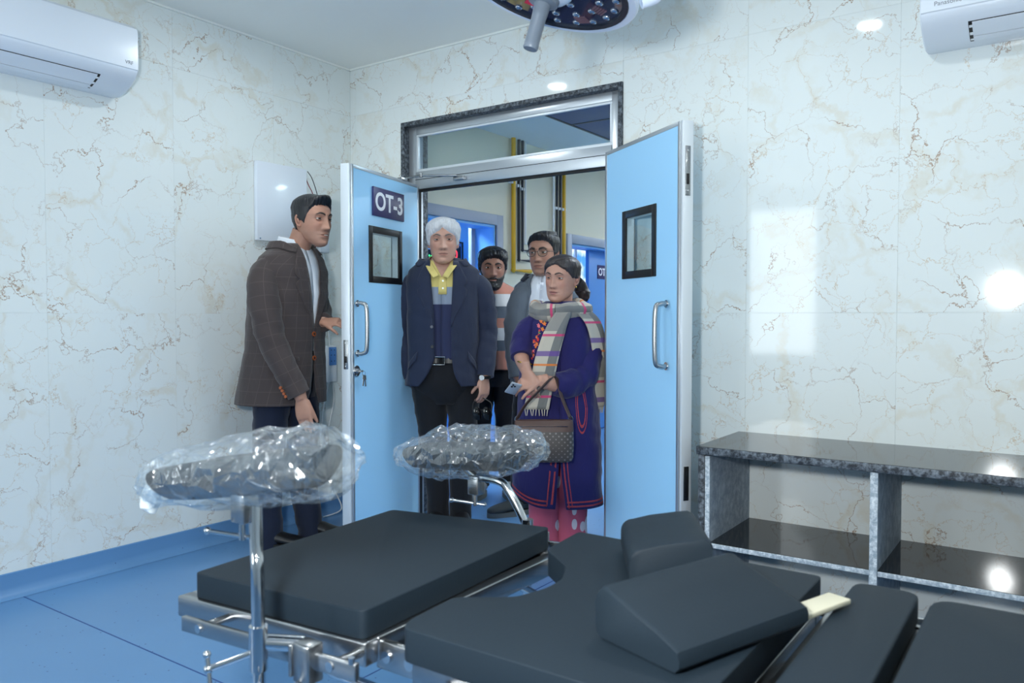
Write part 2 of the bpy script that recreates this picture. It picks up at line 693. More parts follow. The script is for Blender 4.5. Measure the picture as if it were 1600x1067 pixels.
# ------------------------------------------------------------------ doorway: granite lining, aluminium frame, transom
lin_ = S(Geo().box(DX0, DX0 + .022, -0.012, 0.2, 0, DZ, .002).box(DX1 - .022, DX1, -0.012, 0.2, 0, DZ, .002)
         .box(DX0 + .022, DX1 - .022, -0.012, 0.2, DZ - .024, DZ, .002).build('trim_3', M_GRANITE_CUT))
FX0, FX1, FZ = DX0 + .022, DX1 - .022, DZ - .024
fr = S(thing('trim_4', ((FX0 + FX1) / 2, .06, 0), None, None))
FY0, FY1 = 0.035, 0.095
JW = 0.055
for nm, a in (('jamb', (FX0, FX0 + JW, FY0, FY1, 0, FZ)), ('jamb', (FX1 - JW, FX1, FY0, FY1, 0, FZ)),
              ('head_rail', (FX0 + JW, FX1 - JW, FY0, FY1, FZ - .045, FZ)),
              ('transom_rail', (FX0 + JW, FX1 - JW, FY0 - .006, FY1, 1.905, 2.005))):
    box(nm, *a, M_ALU, fr, .002)
# raised beads round the transom light, gasket below the rail
tz0, tz1 = 2.005, FZ - .045
for a in ((FX0 + JW, FX1 - JW, FY0 + .004, FY0 + .02, tz0, tz0 + .016), (FX0 + JW, FX1 - JW, FY0 + .004, FY0 + .02, tz1 - .012, tz1),
          (FX0 + JW, FX0 + JW + .014, FY0 + .004, FY0 + .02, tz0 + .016, tz1 - .012), (FX1 - JW - .014, FX1 - JW, FY0 + .004, FY0 + .02, tz0 + .016, tz1 - .012)):
    box('glazing_bead', *a, M_ALUW, fr, .0015)
box('rail_groove', FX0 + JW, FX1 - JW, FY0 - .0075, FY0 - .005, 1.958, 1.961, M_GASKET, fr)
box('gasket', FX0 + JW, FX1 - JW, FY0 + .002, FY0 + .03, 1.893, 1.905, M_GASKET, fr)
box('gasket', FX0 + JW, FX0 + JW + .012, FY0 + .002, FY0 + .03, 0, 1.893, M_GASKET, fr)
box('gasket', FX1 - JW - .012, FX1 - JW, FY0 + .002, FY0 + .03, 0, 1.893, M_GASKET, fr)
box('transom_pane', FX0 + JW + .002, FX1 - JW - .002, .056, .062, tz0 + .002, tz1 - .002, M_GLASS, fr)

# ------------------------------------------------------------------ door leaves
def leaf_matrix(s, ang, flip):
    u = Vector((cos(radians(ang)), sin(radians(ang)), 0))
    d = Vector((-u.y, u.x, 0)) * flip        # from the visible face into the leaf
    return Matrix(((u.x, d.x, 0, s[0]), (u.y, d.y, 0, s[1]), (0, 0, 1, 0), (0, 0, 0, 1)))

def make_leaf(nm, s, ang, flip, w, top, label, wz, ws, handle_s, hz, sign, edge_plate):
    M = leaf_matrix(s, ang, flip)
    t = thing(nm, (s[0], s[1], 0), None, None, kind='structure')
    TH = 0.042
    z0 = 0.012
    e = 0.018
    # blue panel around the vision window
    g = Geo()
    g.box(e, ws[0], 0.001, TH - .001, z0 + e, top - e, M=M).box(ws[1], w - .028, 0.001, TH - .001, z0 + e, top - e, M=M)
    g.box(ws[0], ws[1], 0.001, TH - .001, z0 + e, wz[0], M=M).box(ws[0], ws[1], 0.001, TH - .001, wz[1], top - e, M=M)
    o = g.build('panel', M_DOOR, t, smooth=False); fixn(o)
    for nm2, a in (('edge_trim', (0, e, 0, TH, z0, top)), ('edge_trim', (e, w - .028, 0, TH, top - e, top)),
                   ('edge_trim', (e, w - .028, 0, TH, z0, z0 + e))):
        fixn(box(nm2, *a, M_ALU, t, .0015, M))
    # free-edge stile: light rebate profile
    g = Geo().box(w - .028, w - .010, 0, TH, z0, top, .0015, M)
    fixn(g.build('edge_trim', M_ALU, t))
    g = Geo().box(w - .010, w + .004, .006, TH + .012, z0, top, .0015, M)
    fixn(g.build('rebate_strip', M_ALUW, t))
    # vision window
    b = 0.030
    for sgn, d0, d1 in ((0, -.004, .004), (1, TH - .004, TH + .004)):
        g = Geo().box(ws[0] - .004, ws[0] + b, d0, d1, wz[0] - .004, wz[1] + .004, .001, M).box(ws[1] - b, ws[1] + .004, d0, d1, wz[0] - .004, wz[1] + .004, .001, M)
        g.box(ws[0] + b, ws[1] - b, d0, d1, wz[0] - .004, wz[0] + b, .001, M).box(ws[0] + b, ws[1] - b, d0, d1, wz[1] - b, wz[1] + .004, .001, M)
        fixn(g.build('window_frame', M_BLACK, t))
    fixn(box('window_pane', ws[0] + b, ws[1] - b, .002, .005, wz[0] + b, wz[1] - b, M_GLASS, t, 0, M))
    # inner aluminium reveal of the window opening
    g = Geo().box(ws[0] + b - .004, ws[0] + b, .006, TH, wz[0] + b, wz[1] - b, 0, M).box(ws[1] - b, ws[1] - b + .004, .006, TH, wz[0] + b, wz[1] - b, 0, M)
    g.box(ws[0] + b, ws[1] - b, .006, TH, wz[0] + b - .004, wz[0] + b, 0, M).box(ws[0] + b, ws[1] - b, .006, TH, wz[1] - b, wz[1] - b + .004, 0, M)
    fixn(g.build('window_reveal', M_ALUW, t, smooth=False))
    # D pull handles on both faces
    for d, sg in (((0, -1), (TH, 1)) if not sign else ((0, -1),)):
        h0, h1 = hz
        off = sg * .058
        pts = [M @ Vector(p) for p in ((handle_s, d, h0), (handle_s, d + off * .6, h0), (handle_s, d + off, h0 + .03), (handle_s, d + off, h1 - .03), (handle_s, d + off * .6, h1), (handle_s, d, h1))]
        h = Geo().tube(pts, .0105, 12, 5)
        o = h.build('handle', M_STEEL, t)
        for hh in (h0, h1):
            c = M @ Vector((handle_s, d + sg * .002, hh))
            Geo().tube([c, M @ Vector((handle_s, d + sg * .008, hh))], .017, 16).build('rose', M_CHROME, o, auto=40)
    # lock plate / bolt on the free edge
    zc, hl = edge_plate
    pl = Geo().box(w + .003, w + .0065, .016, .040, zc - hl, zc + hl, .0008, M).build('edge_bolt', M_STEEL, t)
    fixn(pl)
    g = Geo().box(w + .0055, w + .009, .021, .033, zc - hl * .55, zc - hl * .12, .0005, M)
    fixn(g.build('bolt_slot', M_BLACK, pl))
    g = Geo()
    for kz in (-.8, .8):
        p = M @ Vector((w + .006, .028, zc + kz * hl)); q = M @ Vector((w + .009, .028, zc + kz * hl))
        g.tube([p, q], .004, 8)
    g.build('screw', M_CHROME, pl)
    for hz_ in (.25, 1.0, 1.75):      # hinges
        p = M @ Vector((-.006, TH + .004, hz_ - .05)); q = M @ Vector((-.006, TH + .004, hz_ + .05))
        Geo().tube([p, q], .008, 10).build('hinge', M_STEEL, t)
    return t, M

def fixn(o):
    bm = bmesh.new(); bm.from_mesh(o.data)
    bmesh.ops.recalc_face_normals(bm, faces=bm.faces)
    bm.to_mesh(o.data); bm.free()
    return o

door_l, ML = make_leaf('door_1', (.558, -.005), -76.4, -1, .705, 1.920, None, (1.350, 1.632), (.205, .535), .657, (.99, 1.237), True, (.985, .072))
door_r, MR = make_leaf('door_2', (1.760, -.013), -34.8, 1, .675, 1.962, None, (1.348, 1.650), (.185, .478), .578, (.965, 1.224), False, (1.76, .10))
fixn(Geo().box(.676, .6825, .016, .040, .42, .56, .0008, MR).build('edge_bolt', M_STEEL, door_r))

# sign OT-3 on the left leaf
def leaf_pt(M, s, d, z):
    return M @ Vector((s, d, z))
sgn = fixn(Geo().box(.189, .507, -.010, 0, 1.690, 1.838, .0015, ML).build('sign_plate', M_NAVY, door_l))
e0, e1 = leaf_pt(ML, .507, -.0112, 1.764), leaf_pt(ML, .189, -.0112, 1.764)
TM = frame_mat((e0 + e1) / 2, (e1 - e0), (0, 0, 1))
text_mesh('sign_lettering', 'OT-3', .128, TM @ Matrix.Translation((0, -.002, 0)), M_SIGNW, sgn, .0008, .0028)

# lock cylinder with keys on the left leaf
g = Geo().tube([leaf_pt(ML, .664, 0, .902), leaf_pt(ML, .664, -.006, .902)], .028, 20)
lk = g.build('lock', M_CHROME, door_l, auto=40)
Geo().tube([leaf_pt(ML, .664, -.006, .902), leaf_pt(ML, .664, -.020, .902)], .012, 14).build('lock_core', M_STEEL, lk, auto=40)
g = Geo()
rc = leaf_pt(ML, .640, -.030, .888)
ring = [rc + (leaf_pt(ML, cos(a) * .013, 0, sin(a) * .013) - leaf_pt(ML, 0, 0, 0)) for a in [2 * pi * i / 14 for i in range(15)]]
g.tube(ring, .0011, 6, 1, False)
g.box(.648, .668, -.032, -.0195, .898, .906, 0, ML)
for ds, dz, an in ((0.0, 0.0, .15), (.010, .004, -.2)):
    for (w_, l0, l1) in ((.010, .0, .022), (.0045, .022, .055)):
        Mk = ML @ Matrix.Translation((.634 + ds, -.031 - ds * .3, .878 + dz)) @ Matrix.Rotation(an, 4, 'Y')
        g.box(-w_, w_, -.001, .001, -l1, -l0, 0, Mk)
fixn(g.build('key', M_STEEL, lk, smooth=False))

# door closer arm: from the transom rail to the left leaf
g = Geo()
g.box(.80, .875, .005, .03, 1.925, 1.945, .002)
g.tube([(.83, .002, 1.948), (.62, -.055, 1.962)], .006, 8)
g.tube([(.62, -.055, 1.962), (.585, -.17, 1.930)], .006, 8)
g.tube([(.62, -.055, 1.952), (.62, -.055, 1.974)], .010, 10)
g.box(.575, .605, -.20, -.15, 1.918, 1.934, .002)
g.build('closer_arm', M_STEEL, door_l)

# ================================================================== corridor behind the doorway
CXW = -0.27
g = Geo()
D1 = (0.62, 1.87, 1.924)     # first inner doorway y0, y1, z
D2 = (3.07, 4.35, 1.868)
g.box(CXW - .2, CXW, .2, D1[0], 0, H).box(CXW - .2, CXW, D1[1], D2[0], 0, H).box(CXW - .2, CXW, D2[1], 7.2, 0, H)
g.box(CXW - .2, CXW, D1[0], D1[1], D1[2], H).box(CXW - .2, CXW, D2[0], D2[1], D2[2], H)
wall_c = S(g.build('wall_corridor_left', M_CREAM, smooth=False))
S(box('wall_corridor_far', -2.8, 3.2, 7.0, 7.2, 0, H, M_CREAM))
S(box('wall_corridor_right', 3.0, 3.2, .2, 7.0, 0, H, M_CREAM))
S(box('wall_corridor_back', -2.8, -.2, .2, .3, 0, H, M_BLUEWALL))

def corridor_frame(nm, D):
    t = thing(nm, (CXW, (D[0] + D[1]) / 2, 0), None, None, kind='structure')
    w = .085
    for nm2, a in (('architrave', (CXW - .01, CXW + .014, D[0] - w, D[0], 0, D[2] + w)), ('architrave', (CXW - .01, CXW + .014, D[1], D[1] + w, 0, D[2] + w)),
                   ('architrave', (CXW - .01, CXW + .014, D[0], D[1], D[2], D[2] + w))):
        box(nm2, *a, M_GREYFR, t, .002)
    for nm2, a in (('reveal', (CXW - .2, CXW - .01, D[0], D[0] + .02, 0, D[2])), ('reveal', (CXW - .2, CXW - .01, D[1] - .02, D[1], 0, D[2])),
                   ('reveal', (CXW - .2, CXW - .01, D[0] + .02, D[1] - .02, D[2] - .02, D[2]))):
        box(nm2, *a, M_BLUEWALL, t)
    return t
fr1 = corridor_frame('door_3', D1)
fr2 = corridor_frame('door_4', D2)
for y in (1.80, 0.70):
    box('mullion', CXW - .235, CXW - .20, y, y + .05, 0, D1[2], M_GREYFR, fr1, .002)

# blue anteroom behind the inner doorways
S(box('wall_blue_room', -1.42, -1.32, .3, 2.98, 0, H, M_BLUEWALL))
S(box('wall_blue_partition', -2.8, -.47, 2.98, 3.03, 0, H, M_BLUEWALL))
S(box('wall_blue_far', -1.80, -1.70, 3.03, 7.0, 0, H, M_BLUEWALL))
S(box('ceiling_blue_room', -2.8, -.5, .3, 7.0, 2.35, 2.4, M_CEIL))

# open inner door with a cut-off OT sign
t = thing('door_5', (-.49, 4.33, 0), None, None, kind='structure')
Md = Matrix.Translation((-.40, 3.60, 0))
box('panel', -.43, -.39, 3.63, 4.33, .01, 1.845, M_BLUEDK, t, .002)
sg2 = box('sign_plate', -.39, -.384, 3.80, 4.10, 1.565, 1.705, M_NAVY, t)
text_mesh('sign_lettering', 'OT', .105, frame_mat((-.3835, 3.815, 1.633), (0, 1, 0), (0, 0, 1)), M_SIGNW, sg2, .0006, .003, 'LEFT')
Geo().tube([(-.39, 3.72, 1.06), (-.355, 3.72, 1.06)], .026, 14).tube([(-.355, 3.72, 1.06), (-.34, 3.72, 1.06)], .034, 14).build('door_knob', M_BLACK, t, auto=40)

# window of the far room: sky beyond
def sky_pane_mat():
    m, nt, b = new_mat('bright_window_sky')
    L = nt.links.new
    tc = nt.nodes.new('ShaderNodeTexCoord')
    nz = nt.nodes.new('ShaderNodeTexNoise')
    nz.inputs['Scale'].default_value = 4.0
    nz.inputs['Detail'].default_value = 6
    L(tc.outputs['Object'], nz.inputs['Vector'])
    r = nt.nodes.new('ShaderNodeValToRGB')
    r.color_ramp.elements[0].position = .36; r.color_ramp.elements[0].color = (0.07, 0.28, .85, 1)
    r.color_ramp.elements[1].position = .54; r.color_ramp.elements[1].color = (.75, .88, 1, 1)
    L(nz.outputs['Fac'], r.inputs['Fac'])
    b.inputs['Base Color'].default_value = (0, 0, 0, 1)
    L(r.outputs['Color'], b.inputs['Emission Color'])
    b.inputs['Emission Strength'].default_value = 1.4
    return m
wn = thing('window_2', (-1.7, 5.5, .9), None, None, kind='structure')
box('window_pane', -1.70, -1.685, 5.05, 6.10, 1.10, 2.12, sky_pane_mat(), wn)
for y in (5.0, 5.52, 6.08):
    box('window_frame', -1.70, -1.665, y, y + .045, 1.06, 2.16, M_GREYFR, wn)
for z in (1.06, 1.58, 2.12):
    box('window_frame', -1.70, -1.67, 5.0, 6.12, z, z + .035, M_BLACK if z == 1.58 else M_GREYFR, wn)

# pipes on the corridor wall, each run a thing
def pipe(nm, pts, r, m, label, y_end=None, clips=()):
    t = thing(nm, pts[0], label, 'pipe')
    Geo().tube(pts, r, 12, 1).build('pipe_run', m, t)
    g = Geo()
    for p in pts[1:-1]:
        g.sphere(p, r * 1.22, 12, 8)
    if len(pts) > 2:
        g.build('elbow', m, t)
    for c in clips:
        Geo().box(CXW, CXW + .045, c[1] - r * 1.6, c[1] + r * 1.6, c[2] - .012, c[2] + .012, .002).build('pipe_clip', M_WHITE, t)
    return t
px = CXW + .035
pipe('gas_pipe', [(px, 2.071, H), (px, 2.071, 1.565), (px, 2.33, 1.565)], .019, M_YEL, 'yellow medical gas pipe dropping from the ceiling and turning right at its foot', clips=[(0, 2.071, 2.30)])
pipe('gas_pipe', [(px, 2.150, H), (px, 2.150, 1.655), (px, 2.33, 1.655)], .013, M_PIPEB, 'black pipe next to the yellow pipe on its right, reaching lower of the two', clips=[(0, 2.15, 2.28)])
pipe('gas_pipe', [(px, 2.205, H), (px, 2.205, 1.742), (px, 2.33, 1.742)], .012, M_PIPEB, 'black pipe turning right at the highest level, inside the other black pipe', clips=[(0, 2.205, 2.26)])
pipe('gas_pipe', [(px, 2.248, H), (px, 2.248, 1.80), (px, 2.33, 1.80)], .009, M_WHITE, 'thin white pipe beside the left pair of black pipes')
pipe('gas_pipe', [(px, 2.765, H), (px, 2.765, 1.40)], .012, M_PIPEB, 'left black pipe of the right-hand pipe group above the man with glasses', clips=[(0, 2.765, 2.16)])
pipe('gas_pipe', [(px, 2.822, H), (px, 2.822, 1.40)], .013, M_PIPEB, 'right black pipe of the right-hand pipe group, touching the yellow one', clips=[(0, 2.822, 2.16)])
pipe('gas_pipe', [(px, 2.885, H), (px, 2.885, 1.40)], .017, M_YEL, 'straight yellow pipe at the right of the right-hand pipe group', clips=[(0, 2.885, 2.16)])
pipe('gas_pipe', [(px, 2.705, H), (px, 2.705, 1.40)], .009, M_WHITE, 'thin white pipe left of the right-hand pipe group')
for y, z in ((2.345, 1.565), (2.345, 1.655), (2.345, 1.742)):
    pass

# digital clock panel on the blue wall
ck = thing('digital_clock', (-1.32, 2.4, 1.6), 'black framed digital wall clock with green and red digits behind the grey-haired man', 'clock')
box('case', -1.32, -1.30, 2.02, 2.72, 1.585, 1.905, M_BLUEDK, ck, .003)
g = Geo().box(-1.30, -1.29, 2.02, 2.72, 1.893, 1.905).box(-1.30, -1.29, 2.02, 2.72, 1.585, 1.597).box(-1.30, -1.29, 2.708, 2.72, 1.597, 1.893).box(-1.30, -1.29, 2.02, 2.032, 1.597, 1.893)
g.box(-1.30, -1.292, 2.67, 2.682, 1.597, 1.85).box(-1.30, -1.292, 2.06, 2.682, 1.85, 1.86)
g.build('bezel', M_BLACK, ck, smooth=False)
dp = box('display', -1.30, -1.294, 2.06, 2.38, 1.665, 1.80, M_BLACK, ck)
text_mesh('green_digits', '12:40', .115, frame_mat((-1.2935, 2.215, 1.732), (0, 1, 0), (0, 0, 1)), emis('green_digit', (0.05, 1.0, .25, 1), 2.2), dp, .0006, .002)
dp = box('display', -1.30, -1.294, 2.47, 2.668, 1.70, 1.845, M_BLACK, ck)
text_mesh('red_digits', '20', .115, frame_mat((-1.2935, 2.575, 1.772), (0, 1, 0), (0, 0, 1)), emis('red_digit', (1.0, .03, .05, 1), 2.2), dp, .0006, .002)

# corridor ceiling: dark blue opening panels, and unseen light panels added to brighten it
M_DARKPANEL = mat('dark_ceiling_panel', rgb(66, 84, 128), 0.5)
cp = thing('ceiling_panel', (.9, 2.0, H - .02), 'dark blue ceiling panel field seen through the transom glass', 'ceiling panel')
for i in range(2):
    for k in range(2):
        box('panel', .42 + k * .62, 1.03 + k * .62, 1.30 + i * .62, 1.91 + i * .62, H - .012, H - .001, M_DARKPANEL, cp, .002)
g = Geo()
for k in range(3):
    g.box(.415 + k * .62 - .01, .415 + k * .62 + .012, 1.29, 2.54, H - .016, H - .001)
for i in range(3):
    g.box(.405, 1.667, 1.295 + i * .62 - .01, 1.295 + i * .62 + .01, H - .016, H - .001)
g.build('grid_frame', M_BLACK, cp, smooth=False)
M_PANEL_E = emis('corridor_light_panel', (0.80, 0.91, 1.0, 1), CORR_E)
for i, (x, y) in enumerate(((2.2, 1.1), (2.2, 4.0), (0.9, 5.2))):
    t = thing('corridor_light', (x, y, H - .02), ['square ceiling light panel just inside the doorway on the right', 'square corridor ceiling light panel further in', 'square ceiling light panel at the far end of the corridor'][i], 'light', group='corridor light panels')
    box('diffuser', x - .28, x + .28, y - .28, y + .28, H - .016, H - .006, M_PANEL_E, t)
    g = Geo().box(x - .30, x - .28, y - .30, y + .30, H - .018, H - .001).box(x + .28, x + .30, y - .30, y + .30, H - .018, H - .001)
    g.box(x - .28, x + .28, y - .30, y - .28, H - .018, H - .001).box(x - .28, x + .28, y + .28, y + .30, H - .018, H - .001)
    g.build('frame', M_WHITE, t, smooth=False)
M_PANEL_B = emis('blue_room_light_panel', (0.62, 0.82, 1.0, 1), CORR_E * 1.3)
for i, (x, y) in enumerate(((-.95, 1.4), (-1.1, 4.6))):
    t = thing('anteroom_light', (x, y, 2.33), ['ceiling light of the blue anteroom with the clock', 'ceiling light of the blue room behind the second inner door'][i], 'light', group='anteroom ceiling lights')
    box('diffuser', x - .25, x + .25, y - .25, y + .25, 2.335, 2.345, M_PANEL_B, t)
    g = Geo().box(x - .27, x - .25, y - .27, y + .27, 2.33, 2.35).box(x + .25, x + .27, y - .27, y + .27, 2.33, 2.35)
    g.box(x - .25, x + .25, y - .27, y - .25, 2.33, 2.35).box(x - .25, x + .25, y + .25, y + .27, 2.33, 2.35)
    g.build('frame', M_WHITE, t, smooth=False)

# recessed downlights in the operating room ceiling
M_LED = emis('downlight_led', (0.91, 0.97, 0.975, 1), DOWN_E)
k = 0
for y in (-1.0, -2.95):
    for x in (.86, 2.74, 4.62):
        row = {-1.0: 'nearest the doorway wall', -2.95: 'in the middle row', -4.9: 'in the row behind the photographer'}[y]
        col = {.86: 'left', 2.74: 'centre', 4.62: 'right'}[x]
        t = thing('downlight', (x, y, H - .01), 'recessed round ceiling downlight, %s one %s' % (col, row), 'light', group='ceiling downlights')
        g = Geo().add(lathe_geo([(.050, H - .004), (.052, H - .009), (.062, H - .010), (.068, H - .006), (.068, H - .0005), (.050, H - .0005)], 28, (x, y, 0)))
        g.f = g.f[:-2]
        g.build('trim_ring', M_WHITE, t)
        Geo().add(lathe_geo([(.050, H - .0045), (.050, H - .0025)], 28, (x, y, 0))).build('diffuser', M_LED, t, auto=30)
# ================================================================== air conditioners
def ac_unit(nm, P, length, label, brand, brand_t):
    """P(t, d, z): t along the unit, d out from the wall"""
    t = thing(nm, P(length / 2, .1, 2.17), label, 'air conditioner')
    prof = [(0.0, 2.170), (.045, 2.166), (.10, 2.178), (.15, 2.203), (.185, 2.230), (.200, 2.247), (.206, 2.262),
            (.206, 2.420), (.201, 2.442), (.185, 2.456), (.15, 2.462), (0.0, 2.462)]
    def ring(tt, k):
        c = (.09, 2.31)
        return [P(tt, c[0] + (d - c[0]) * k, c[1] + (z - c[1]) * k) for d, z in prof]
    rows = [ring(0.0, .955), ring(.004, .985), ring(.014, 1.0), ring(length - .014, 1.0), ring(length - .004, .985), ring(length, .955)]
    body = fixn(Geo().add(grid_geo(rows, True, True, True)).build('body', M_WHITEM, t, auto=28))
    # front panel a hair proud with a seam above the outlet
    def slab(name, pr, t0, t1, m, par):
        rows = [[P(t0, d, z) for d, z in pr], [P(t1, d, z) for d, z in pr]]
        return fixn(Geo().add(grid_geo(rows, True, True, True)).build(name, m, par, auto=28))
    slab('front_panel', [(.204, 2.258), (.209, 2.262), (.209, 2.421), (.204, 2.441), (.20, 2.43), (.20, 2.26)], .004, length - .004, M_WHITEM, t)
    def off(s, h):      # s along outlet slope 0..1 from lower rear to upper front
        pts = [(.06, 2.1685), (.10, 2.178), (.15, 2.203), (.182, 2.2275)]
        n = [(-.1, -1), (-.3, -.95), (-.52, -.85), (-.62, -.78)]
        f = s * 3; i = min(int(f), 2); f -= i
        a = Vector(pts[i]).lerp(Vector(pts[i + 1]), f)
        nn = Vector(n[i]).lerp(Vector(n[i + 1]), f).normalized()
        nn = Vector((-nn.x, nn.y))
        return (a.x + nn.x * h, a.y + nn.y * h)
    def strip(name, s0, s1, h0, h1, t0, t1, m):
        ss = [s0 + (s1 - s0) * k / 5 for k in range(6)]
        pr = [off(s, h1) for s in ss] + [off(s, h0) for s in reversed(ss)]
        return slab(name, pr, t0, t1, m, t)
    t0, t1 = .150, length - .10
    strip('outlet', .12, .84, -.002, .0012, t0, t1, M_BLACK)
    strip('louver', .145, .36, .0, .0032, t0 + .012, t1 - .012, M_WHITEM)
    strip('louver', .385, .815, .0, .0036, t0 + .012, t1 - .012, M_WHITEM)
    for k in range(3):
        strip('louver_pivot', .2 + k * .22, .27 + k * .22, .0, .0030, t0 + .002, t0 + .012, M_WHITE)
    if brand:
        a, b = P(brand_t, .2095, 2.285), P(brand_t + .1, .2095, 2.285)
        flip = (b - a)
        # lettering runs left to right as seen from the room
        rightdir = flip if flip.dot(RT) > 0 else -flip
        text_mesh('maker_mark', brand, .022, frame_mat(a, rightdir, (0, 0, 1)), mat('mark_grey', rgb(120, 128, 138), .5), body, .0003, .0)
    return t
ac_unit('air_conditioner', lambda t, d, z: Vector((d, -1.462 - t, z)), .90, 'white split air conditioner on the left wall, cut by the top left corner', 'VRF', .045)
ac_unit('air_conditioner', lambda t, d, z: Vector((3.142 + t, -d, z)), .90, 'white split air conditioner on the doorway wall, in the top right corner', 'Panasonic', .09)

# ================================================================== things on the left wall
bd = thing('wall_panel', (0, -.536, 1.584), 'plain white rectangular panel hung on the left wall behind the man in brown', 'panel')
box('panel_face', .004, .030, -.708, -.366, 1.584, 2.010, M_WHITEM, bd, .003)
box('back_frame', 0.0, .006, -.700, -.374, 1.592, 2.002, M_ALU, bd)
Geo().tube([(.018, -.556, 1.584), (.018, -.556, 1.577)], .005, 10).build('screw', M_CHROME, bd)
Geo().tube([(.018, -.69, 1.594), (.032, -.69, 1.594)], .004, 10).build('screw', M_CHROME, bd)

M_CABLE = mat('white_cable', rgb(226, 230, 232), .45)
M_CABLER = mat('red_cable', rgb(120, 28, 34), .5)
M_CABLED = mat('dark_cable', rgb(40, 36, 40), .5)
t = tag(Geo().tube([(.012, -.372, 1.99), (.016, -.345, 1.93), (.02, -.31, 1.86), (.014, -.295, 1.70), (.012, -.285, 1.45), (.012, -.26, 1.25), (.012, -.25, 1.05)], .0026, 6, 5).build('hanging_wire', M_CABLER), 'thin red wire hanging down from the white wall panel', 'wire')
t = tag(Geo().tube([(.030, -.362, 2.00), (.034, -.33, 1.96), (.034, -.29, 1.86), (.030, -.270, 1.74), (.028, -.262, 1.66)], .0026, 6, 5).build('hanging_wire', M_CABLED), 'thin dark wire beside the red one below the white panel', 'wire')
sk = thing('junction_box', (.0, -.235, 1.55), 'small white socket box on the left wall in front of the man\'s chin', 'socket')
box('box_body', .0, .035, -.275, -.205, 1.545, 1.625, M_WHITE, sk, .004)
box('box_lid', .035, .039, -.270, -.210, 1.55, 1.62, M_WHITEM, sk, .0015)
ex = thing('extension_box', (.0, -.195, .79), 'white extension socket box with blue face hanging on the wall by the door', 'extension box')
box('box_body', .004, .045, -.232, -.160, .785, 1.00, M_WHITE, ex, .006)
box('blue_face', .045, .048, -.224, -.168, .885, .992, M_BLUEDK, ex, .002)
for z in (.91, .945, .975):
    g = Geo()
    for dy in (-.012, .012):
        g.tube([(.048, -.196 + dy, z), (.0495, -.196 + dy, z)], .003, 8)
    g.build('socket_hole', M_BLACK, ex)
tag(Geo().tube([(.02, -.24, 1.545), (.016, -.225, 1.45), (.016, -.262, 1.33), (.014, -.215, 1.22), (.014, -.20, 1.10), (.02, -.196, 1.00)], .0042, 8, 6).build('power_cord', M_CABLE), 'white cord running from the socket box down to the extension box', 'cord')
tag(Geo().tube([(.03, -.19, .785), (.02, -.165, .68), (.014, -.20, .52), (.014, -.235, .36), (.02, -.21, .22), (.03, -.165, .12), (.06, -.15, .02), (.07, -.30, .006)], .0042, 8, 6).build('power_cord', M_CABLE), 'white cord hanging in a loop from the extension box to the floor, nearer the door', 'cord')
tag(Geo().tube([(.03, -.21, .785), (.02, -.24, .66), (.014, -.26, .5), (.014, -.29, .35), (.018, -.36, .22), (.03, -.42, .12), (.06, -.36, .02), (.07, -.32, .006)], .0042, 8, 6).build('power_cord', M_CABLE), 'white cord hanging from the extension box between the man\'s legs', 'cord')

# ================================================================== granite shelf unit
sh = thing('granite_shelf', (3.2, -.25, 0), 'low black granite shelf unit with open bays along the right wall', 'shelf')
def slab(name, x0, x1, y0, y1, z0, z1, m, edge, axis):
    o = box(name, x0, x1, y0, y1, z0, z1, m, sh)
    # the sawn or chipped front edge is its own strip
    box('edge', x0 + .0005, x1 - .0005, y0 - .0025, y0, z0 + .001, z1 - .001, edge, o, .0008)
    return o
SX0, SX1, SY = 2.422, 4.9, -.487
slab('top_slab', SX0, SX1, SY, -.001, .636, .667, M_GRANITE, M_GRANITE_CUT, 0)
slab('end_slab', SX0 + .004, SX0 + .030, SY + .012, -.001, 0, .636, M_GRANITE, M_GRANITE_CUT, 0)
slab('lining_slab', SX0 + .030, SX0 + .050, SY + .016, -.001, 0, .630, M_GRANITE_RAW, M_GRANITE_CHIP, 0)
for x in (3.050, 3.690, 4.330):
    slab('divider_slab', x, x + .026, SY + .010, -.001, 0, .636, M_GRANITE_RAW, M_GRANITE_CHIP, 0)
for a, b in ((SX0 + .050, 3.050), (3.076, 3.690), (3.716, 4.330), (4.356, 4.9)):
    slab('shelf_slab', a, b, SY + .016, -.001, .272, .292, M_GRANITE, M_GRANITE_CHIP, 0)

# ================================================================== operating table
M_PAD = mat('black_leatherette', rgb(26, 37, 46), .6, spec=.2, bump=.05, bscale=220, var=.05, vscale=3)
M_BEIGE = mat('beige_board', rgb(214, 208, 184), .55)
M_RUBBER = mat('black_rubber', rgb(20, 21, 23), .6)
tb = thing('operating_table', (3.0, -2.24, 0), 'operating table with black cushion sections on a steel frame', 'operating table')

def cushion(name, poly, z0, z1, tilt=None, bev=.012, par=tb, m=None):
    V, F = prism_geo(poly, 'z', z0, z1)
    bm = bmesh.new()
    vs = [bm.verts.new(v) for v in V]
    for f in F:
        bm.faces.new([vs[i] for i in f])
    bmesh.ops.recalc_face_normals(bm, faces=bm.faces)
    bmesh.ops.bevel(bm, geom=[e for e in bm.edges], offset=bev, segments=3, profile=.6, affect='EDGES', clamp_overlap=True)
    if tilt:
        for v in bm.verts:
            v.co.z += tilt(v.co)
    return bm_obj(name, bm, m or M_PAD, par, True, 50)

def round_poly(pts, r, k=4):
    out = []
    n = len(pts)
    for i in range(n):
        p = Vector(pts[i]); a = (Vector(pts[i - 1]) - p); b = (Vector(pts[(i + 1) % n]) - p)
        rr = min(r, a.length * .45, b.length * .45)
        p0, p1 = p + a.normalized() * rr, p + b.normalized() * rr
        for j in range(k + 1):
            t = j / k
            out.append(tuple(p0 * (1 - t) ** 2 + p * 2 * t * (1 - t) + p1 * t * t))
    return out

